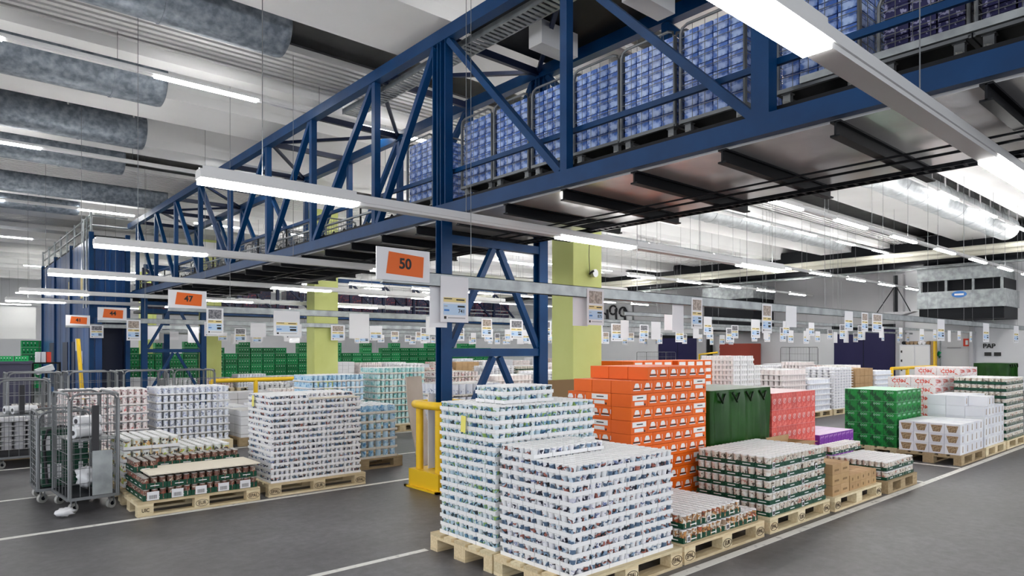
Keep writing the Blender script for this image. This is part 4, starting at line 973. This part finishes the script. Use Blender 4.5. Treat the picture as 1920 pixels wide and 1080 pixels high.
def rail(y, x0, x1, z, h, label, wires):
    t = thing('sign_rail', label, 'rail', (0, y, z))
    b = MB(); b.box(x0, 0, -h, x1, .006, 0, 'galv'); b.box(x0, 0, -.006, x1, .05, 0, 'galv'); b.box(x0, 0, -h, x1, .05, -h+.006, 'galv'); b.build('channel', t)
    x = x0+1.0
    while x < x1:
        b = MB(); b.tube([(x, .02, 0), (x, .02, ceil_z(y+.02, x)-z-.004)], .0035, 'wire_steel', 5); b.build('suspension_wire', t); x += wires
def number_sign(x, y, z, w, h, num, label):
    t = thing('number_sign', label, 'sign', (x, y, z))
    b = MB(); b.box(0, -.012, 0, w, 0, h, 'paper'); b.build('board', t)
    b = MB(); b.add([(w*.17, -.016, h*.2), (w*.86, -.016, h*.14), (w*.88, -.016, h*.8), (w*.22, -.016, h*.88), (w*.17, -.013, h*.2), (w*.86, -.013, h*.14), (w*.88, -.013, h*.8), (w*.22, -.013, h*.88)], [(0, 1, 2, 3), (4, 5, 1, 0), (5, 6, 2, 1), (6, 7, 3, 2), (7, 4, 0, 3)], 'sign_orange'); b.build('orange_panel', t)
    text('number', num, h*.45, 'print_black', t, (w*.52, -.0185, h*.52))
rail(5.25, 3.05, 30, 2.37, .125, 'galvanised sign rail nearest the camera, starting at the sign 50', 2.6)
number_sign(2.98, 5.249, 2.27, .56, .29, '50', 'white board with orange panel reading 50 at the near rail end')
near = [(3.67, .33, .44, 'plain', '741', 'large price card reading 741 in front of the blue post'), (5.71, .29, .42, 'b', '875', 'price card reading 875 in front of the yellow-green pillar'),
        (7.78, .26, .42, 'b', None, 'price card with a photo just right of the pillar'), (9.65, .3, .45, 'b', None, 'price card with a brown photo, next after the one beside the pillar'),
        (10.4, .36, .34, 'blank', None, 'blank white sheet hanging crooked from the near rail'), (12.6, .36, .36, 'plain', None, 'text-only card before a pair of cards on the near rail'),
        (13.35, .3, .36, 'b', None, 'card with a small photo between two text cards'), (13.85, .5, .36, 'b', None, 'wide card at the end of the group of three'),
        (17.6, .5, .5, 'plain', None, 'single card in front of the navy door, on the near rail'), (21.2, .55, .5, 'plain', None, 'card hanging before the white cupboards'), (24.3, .55, .5, 'plain', None, 'card hanging before the grey wall panel'), (27.9, .5, .5, 'plain', None, 'far card near the red wall sign')]
for x, w, h, k, tx, lb in near: card(x, 5.249, 2.35, w, h, k, lb, tx)
card(3.58, 5.30, 2.28, .2, .42, 'blank', 'white sheet half hidden behind the card 741'); card(5.55, 5.32, 2.28, .25, .36, 'blank', 'white sheet hanging just behind the 875 card')
card(7.45, 5.32, 2.28, .25, .4, 'blank', 'white sheet hanging behind the photo card beside the pillar')
rr_ = [(12.1, 'second sign rail back, starting at sign 47', '47'), (18.2, 'third sign rail back, starting at sign 44', '44'), (23.0, 'fourth sign rail back, starting at sign 41', '41')]
names3 = ['on the second rail back', 'on the third rail back', 'on the fourth rail back']
for q, (y, lb, num) in enumerate(rr_):
    rail(y, 3.0, 31, 2.40, .12, 'galvanised '+lb, 3.1)
    number_sign(3.0, y-.001, 2.34, .6, .3, num, ['small orange number board above the second sign rail', 'small orange number board on the third rail near the tower', 'smallest orange number board, on the rail beside the tower'][q])
    x = 3.6; k = 0
    while x < 31:
        card(x, y-.001, 2.36, R.uniform(.28, .5), R.uniform(.36, .5), R.choice(['b', 'd', 'plain', 'blank', 'b', 'd']), 'small price card hanging %s' % names3[q], grp='price cards '+names3[q]); x += R.uniform(.8, 1.9); k += 1
for q, y in enumerate([28.0, 30.5, 7.9, 10.15]):
    if y < 12: rail(y, 9.6 if q == 2 else 10.5, 31, 2.34, .07, 'slim galvanised rail past the pillar, %s' % ('above the orange boxes' if q == 2 else 'above the third block'), 4)
    else: rail(y, 6, 31, 2.4, .12, 'distant sign rail, %s' % ('before the farthest' if q == 0 else 'the farthest one'), 6)
    x = 10.8 if y < 12 else 7
    while x < 31:
        card(x, y-.001, 2.33, R.uniform(.25, .4), R.uniform(.3, .45), R.choice(['d', 'plain', 'blank']), 'tiny white card hanging on the %s rail' % ['second farthest', 'farthest', 'slim', 'other slim'][q], grp='tiny cards on the %s rail' % ['second farthest', 'farthest', 'slim', 'other slim'][q]); x += R.uniform(.9, 1.9)

# ---------------------------------------------------------------- guard rails, end wall fittings
def guard(x0, y0, x1, y1, z, posts, label):
    t = thing('guard_rail', label, 'guard rail'); b = MB(); b.tube([(x0, y0, z), (x1, y1, z)], .05, 'yellow', 10); b.build('top_rail', t)
    for k in range(posts):
        s = k/(posts-1); b = MB(); x, y = x0+(x1-x0)*s, y0+(y1-y0)*s; b.tube([(x, y, 0), (x, y, z)], .05, 'yellow', 10); b.build('post', t)
guard(4.75, 15.6, 6.7, 15.6, .95, 3, 'yellow guard rail along the aisle behind the pale blue tins')
guard(21.5, 7.6, 25.3, 7.6, 1.08, 4, 'yellow guard rail in front of the white cupboards by the end wall')
t = thing('yellow_pole', 'slanted slim yellow pole standing in front of the lift tower', 'pole', (2.26, 14.9, 0)); b = MB(); b.tube([(.0, 0, 0), (-.12, .0, 1.85)], .035, 'yellow', 8); b.build('pole_tube', t)
for k, (y0, y1, h) in enumerate([(11.5, 14.2, 2.55), (21.75, 24.5, 2.3)]):
    b = MB(); b.box(XW-.08, y0, 0, XW-.02, y1, h, 'door_navy'); b.box(XW-.09, y0+(y1-y0)/2-.01, 0, XW-.08, y0+(y1-y0)/2+.01, h, 'dark_steel'); b.box(XW-.1, y0-.1, h, XW-.02, y1+.1, h+.25, 'dark_steel'); o = struct(b, 'door_%d' % (k+1))
t = thing('wall_cupboard', 'white double cupboard against the end wall beside the navy door', 'cupboard', (XW-.7, 9.9, 0)); b = MB(); b.box(0, 0, 0, .6, 1.2, 1.85, 'wall_white'); b.build('body', t)
for k in range(2): b = MB(); b.box(-.02, .03+k*.58, .1, 0, .57+k*.58, 1.78, 'white_paint'); b.build('door', t)
for k in range(4): b = MB(); b.box(-.03, 1.08, .3+k*.4, -.02, 1.14, .4+k*.4, 'print_black'); b.build('vent_slot', t)
t = thing('orange_post', 'brown and orange upright at the edge of the cupboard', 'post', (XW-.7, 9.78, 0)); b = MB(); b.box(0, 0, 0, .3, .1, 2.0, 'print_brown'); b.box(-.01, -.08, 0, .2, 0, 2.0, 'yellow'); b.build('post_body', t)
for k in range(7):
    b = MB(); b.tube([(-.2, 0, 0), (.2, 0, 0)], .075, R.choice(['print_brown', 'dark_steel', 'paper', 'wood_old']), 8); o = b.build('paper_roll', None, (XW-.45, 10.0+k*.16, 1.93)); tag(o, 'dark bundle lying on top of the wall cupboard', 'bundle', 'bundles on the wall cupboard')
def wallsign(y, z, w, h, m, label, name='wall_sign'):
    b = MB(); b.box(XW-.05, y, z, XW-.03, y+w, z+h, m); o = b.build(name); tag(o, label, 'sign'); return o
o = wallsign(8.6, 1.78, .26, .32, 'print_red', 'red fire sign with white mark on the end wall'); b = MB(); b.box(XW-.055, 8.68, 1.84, XW-.05, 8.78, 2.03, 'print_white'); b.build('white_mark', o)
t = thing('wall_lettering', 'dark letters PAP painted on the end wall above two pictograms', 'lettering', (XW-.04, 7.95, 1.78)); text('letters', 'PAP', .26, 'print_black', t, (0, 0, 0), (PI/2, 0, -PI/2))
for k in (0, 1): wallsign(7.87-k*.33, 1.38, .24, .15, 'print_black', 'small dark pictogram under the PAP letters, %s' % ('first' if k == 0 else 'second'), 'pictogram')
b = MB(); b.box(-.04, 0, 0, 0, .5, .04, 'print_grey'); o = b.build('wall_hook_rail', None, (XW-.02, 8.95, 1.7)); tag(o, 'small grey hook rail on the white end wall panel', 'hook rail')
t = thing('emergency_shower', 'green hose fitting on a thin pipe at the end wall', 'pipe', (XW-.2, 9.66, 0)); b = MB(); b.tube([(0, 0, 0), (0, 0, 2.8)], .03, 'galv', 6); b.build('pipe', t); b = MB(); b.tube([(-.05, 0, 1.55), (-.05, .1, 1.4), (-.05, 0, 1.3)], .07, 'crate_green', 8); b.build('hose', t)
t = thing('red_locker', 'red-brown slatted container standing by the end wall', 'container', (31.8, 17.9, 0)); b = MB(); b.box(0, 0, 0, 1, 1.8, 1.95, 'red_brown')
for k in range(8): b.box(-.03, 0, .2+k*.22, 0, 1.8, .26+k*.22, 'red_brown')
b.build('body', t)
t = roll_cage('tall empty roll container standing against the end wall beside the navy door', 31.2, 14.6, 0, .9, 1.4, 1.75, nh=5, nv=5)
roll_cage('tall roll container near the small navy door', 30.5, 22.2, 0, .9, 2.0, 1.5, nh=5, nv=7)
for k, (x, y) in enumerate([(26, 5.75), (27.6, 4.6)]):
    tarp(x, y, x+1.2, y+.95, 1.2, 'green covered container near the PAP letters, %s one' % ('nearer' if k == 0 else 'farther'))
t = thing('green_trolley', 'green crates on a yellow-railed trolley by the end wall', 'trolley', (28.5, 17.5, 0)); b = MB(); b.box(0, 0, .3, 1, 1.0, 1.3, 'crate_green'); b.build('body', t); b = MB(); b.tube([(-.1, 1.2, 0), (-.1, 1.2, 1.4), (-.1, .2, 1.5)], .05, 'yellow', 8); b.build('handle', t)
# air handling unit
t = thing('air_handling_unit', 'large galvanised air unit with a blue oval badge high on the end wall', 'air unit', (XW-2.2, 6.92, 0))
b = MB(); b.box(0, 0, 3.3, 2.1, 3.0, 3.98, 'galv'); b.build('lower_casing', t)
b = MB(); b.box(.1, .05, 2.85, 2.1, 2.95, 3.3, 'dark_steel'); b.build('outlet', t)
b = MB(); b.box(.3, .1, 3.98, 2.1, 2.9, 4.42, 'dark_steel')
b.build('intake', t)
for k in range(4): b = MB(); b.box(.05, .08+k*.93, 3.98, .15, .16+k*.93, 4.42, 'galv'); b.build('strut', t)
b = MB(); b.box(0.0, .15, 4.42, 2.1, 3.0, 5.05, 'galv'); b.build('upper_casing', t)
b = MB(); b.add([(-.012, 1.5+.26*math.cos(a*PI/12), 3.83+.13*math.sin(a*PI/12)) for a in range(24)][::-1]+[(.0, 1.5+.26*math.cos(a*PI/12), 3.83+.13*math.sin(a*PI/12)) for a in range(24)][::-1], [tuple(range(24))[::-1]]+[(a, (a+1) % 24, 24+(a+1) % 24, 24+a) for a in range(24)], 'print_blue'); bo = b.build('badge', t)
b = MB(); b.box(-.02, 1.34, 3.79, -.013, 1.66, 3.86, 'print_white'); b.build('badge_mark', bo)
t = thing('air_handling_unit', 'smaller galvanised air unit half hidden behind the near sign rail', 'air unit', (XW-2.2, 17.2, 0))
b = MB(); b.box(0, 0, 4.2, 2.1, 2.9, 4.85, 'galv'); b.build('casing', t); b = MB(); b.box(.1, .05, 2.6, 2.1, 2.85, 4.2, 'dark_steel'); b.build('outlet', t)
t = thing('weighing_pan', 'dark triangular tray hanging on a bracket beside the big air unit', 'tray', (XW-2.6, 10.6, 3.15))
b = MB(); b.add([(0, -.1, -.12), (0, .5, -.12), (0, .9, .06), (0, -.7, .06), (.5, -.1, -.12), (.5, .5, -.12), (.5, .9, .06), (.5, -.7, .06)], [(0, 3, 2, 1), (4, 5, 6, 7), (0, 1, 5, 4), (2, 3, 7, 6), (1, 2, 6, 5), (3, 0, 4, 7)], 'print_grey'); b.build('pan', t)
b = MB(); b.tube([(.2, .8, .06), (.3, .1, 1.2)], .02, 'dark_steel', 5); b.tube([(.2, -.5, .06), (.3, .1, 1.2)], .02, 'dark_steel', 5); b.tube([(.3, .1, .0), (.3, .1, 1.6)], .09, 'dark_steel', 8); b.build('bracket', t)
# pipes along the end wall
for k, (x, z, r, m, lb) in enumerate([(30.2, 5.35, .13, 'pipe_cream', 'thick cream pipe running along the end wall'), (30.6, 4.95, .05, 'galv', 'thin grey pipe below the thick cream one'), (29.8, 5.47, .1, 'pipe_cream', 'upper cream pipe near the ceiling'), (31.5, 5.3, .2, 'dark_steel', 'dark insulated pipe behind the cream pipes')]):
    b = MB(); b.tube([(x, -8, z), (x, 45, z)], r, m, 10); o = b.build('pipe'); tag(o, lb, 'pipe')
b = MB(); b.box(31.2, -8, 5.75, 32.9, 45, 6.3, 'dark_steel'); o = struct(b, 'trim_40')
# bicycle-like fittings behind the pillar
t = thing('bicycle_rack', 'dark bicycles hung in a frame on the back wall right of the pillar', 'rack', (XW-.09, 26.9, 3.1))
b = MB()
for y, z in ((0.3, .9), (1.1, 1.05), (1.9, .6), (2.6, .9)): b.tube([(0, y+.28*math.cos(a*PI/8), z+.28*math.sin(a*PI/8)) for a in range(17)], .06, 'rubber', 6, False)
for y in (.1, .8, 1.5, 2.2, 2.9): b.tube([(0, y, 0), (0, y+.1, 1.1)], .07, 'rubber', 6)
b.build('wheels', t); b = MB(); b.tube([(.0, -.5, 0), (.0, -.5, 1.7), (.0, 3.4, 1.7), (.0, 3.4, 0)], .05, 'galv', 6); b.build('frame', t)

# ---------------------------------------------------------------- far left corner
t = thing('grey_bin', 'dark grey wheeled bin with green crates on top at the far left', 'bin', (.95, 20.0, 0)); b = MB(); b.box(0, 0, .1, .95, 1.0, 1.33, 'grey_bin'); b.box(-.03, -.03, 1.3, .98, 1.03, 1.36, 'grey_bin'); b.build('body', t)
for k in range(3): o = put('green_crate', me if 0 else bpy.data.meshes['green_crate'], None, (1.0+k*.3, 20.2, 1.361)); o.scale = (.45, .8, .45); tag(o, 'small green crate lying on the dark grey bin', 'crate', 'green crates on the grey bin')
t = thing('desk_terminal', 'light grey tilted device on a stand before the lift tower', 'terminal', (1.78, 17.5, 1.1)); b = MB(); b.box(0, 0, 0, .33, .25, .12, 'duct_pale'); bo = b.build('body', t); bo.rotation_euler = (0, -.35, 0); b = MB(); b.tube([(.16, .12, -1.1), (.16, .12, .08)], .03, 'dark_steel', 6); b.build('stand', t)
for k in range(3): b = MB(); b.box(-.05, 0, 0, .05, .2, .28, ['paper', 'white_box', 'print_red'][k]); o = b.build('box_file', None, (2.25+k*.12, 22.0, 1.30)); tag(o, ['white box file', 'pale box file', 'red box file'][k]+' on the shelf of the lift tower', 'file')
t = thing('shelf_unit', 'dark shelf carrying box files beside the lift tower', 'shelf', (2.1, 21.9, 0)); b = MB(); b.box(0, 0, 1.26, .65, .4, 1.30, 'dark_steel'); b.build('shelf_board', t)
for x in (0, .6): b = MB(); b.box(x, 0, 0, x+.05, .4, 1.26, 'dark_steel'); b.build('leg', t)
t = thing('hanging_curtain', 'white roller panel hanging at the far left behind the tower', 'panel', (2.6, 44, 0)); b = MB(); b.box(0, 0, 2.2, 1.8, .1, 3.9, 'white_paint'); b.build('sheet', t)
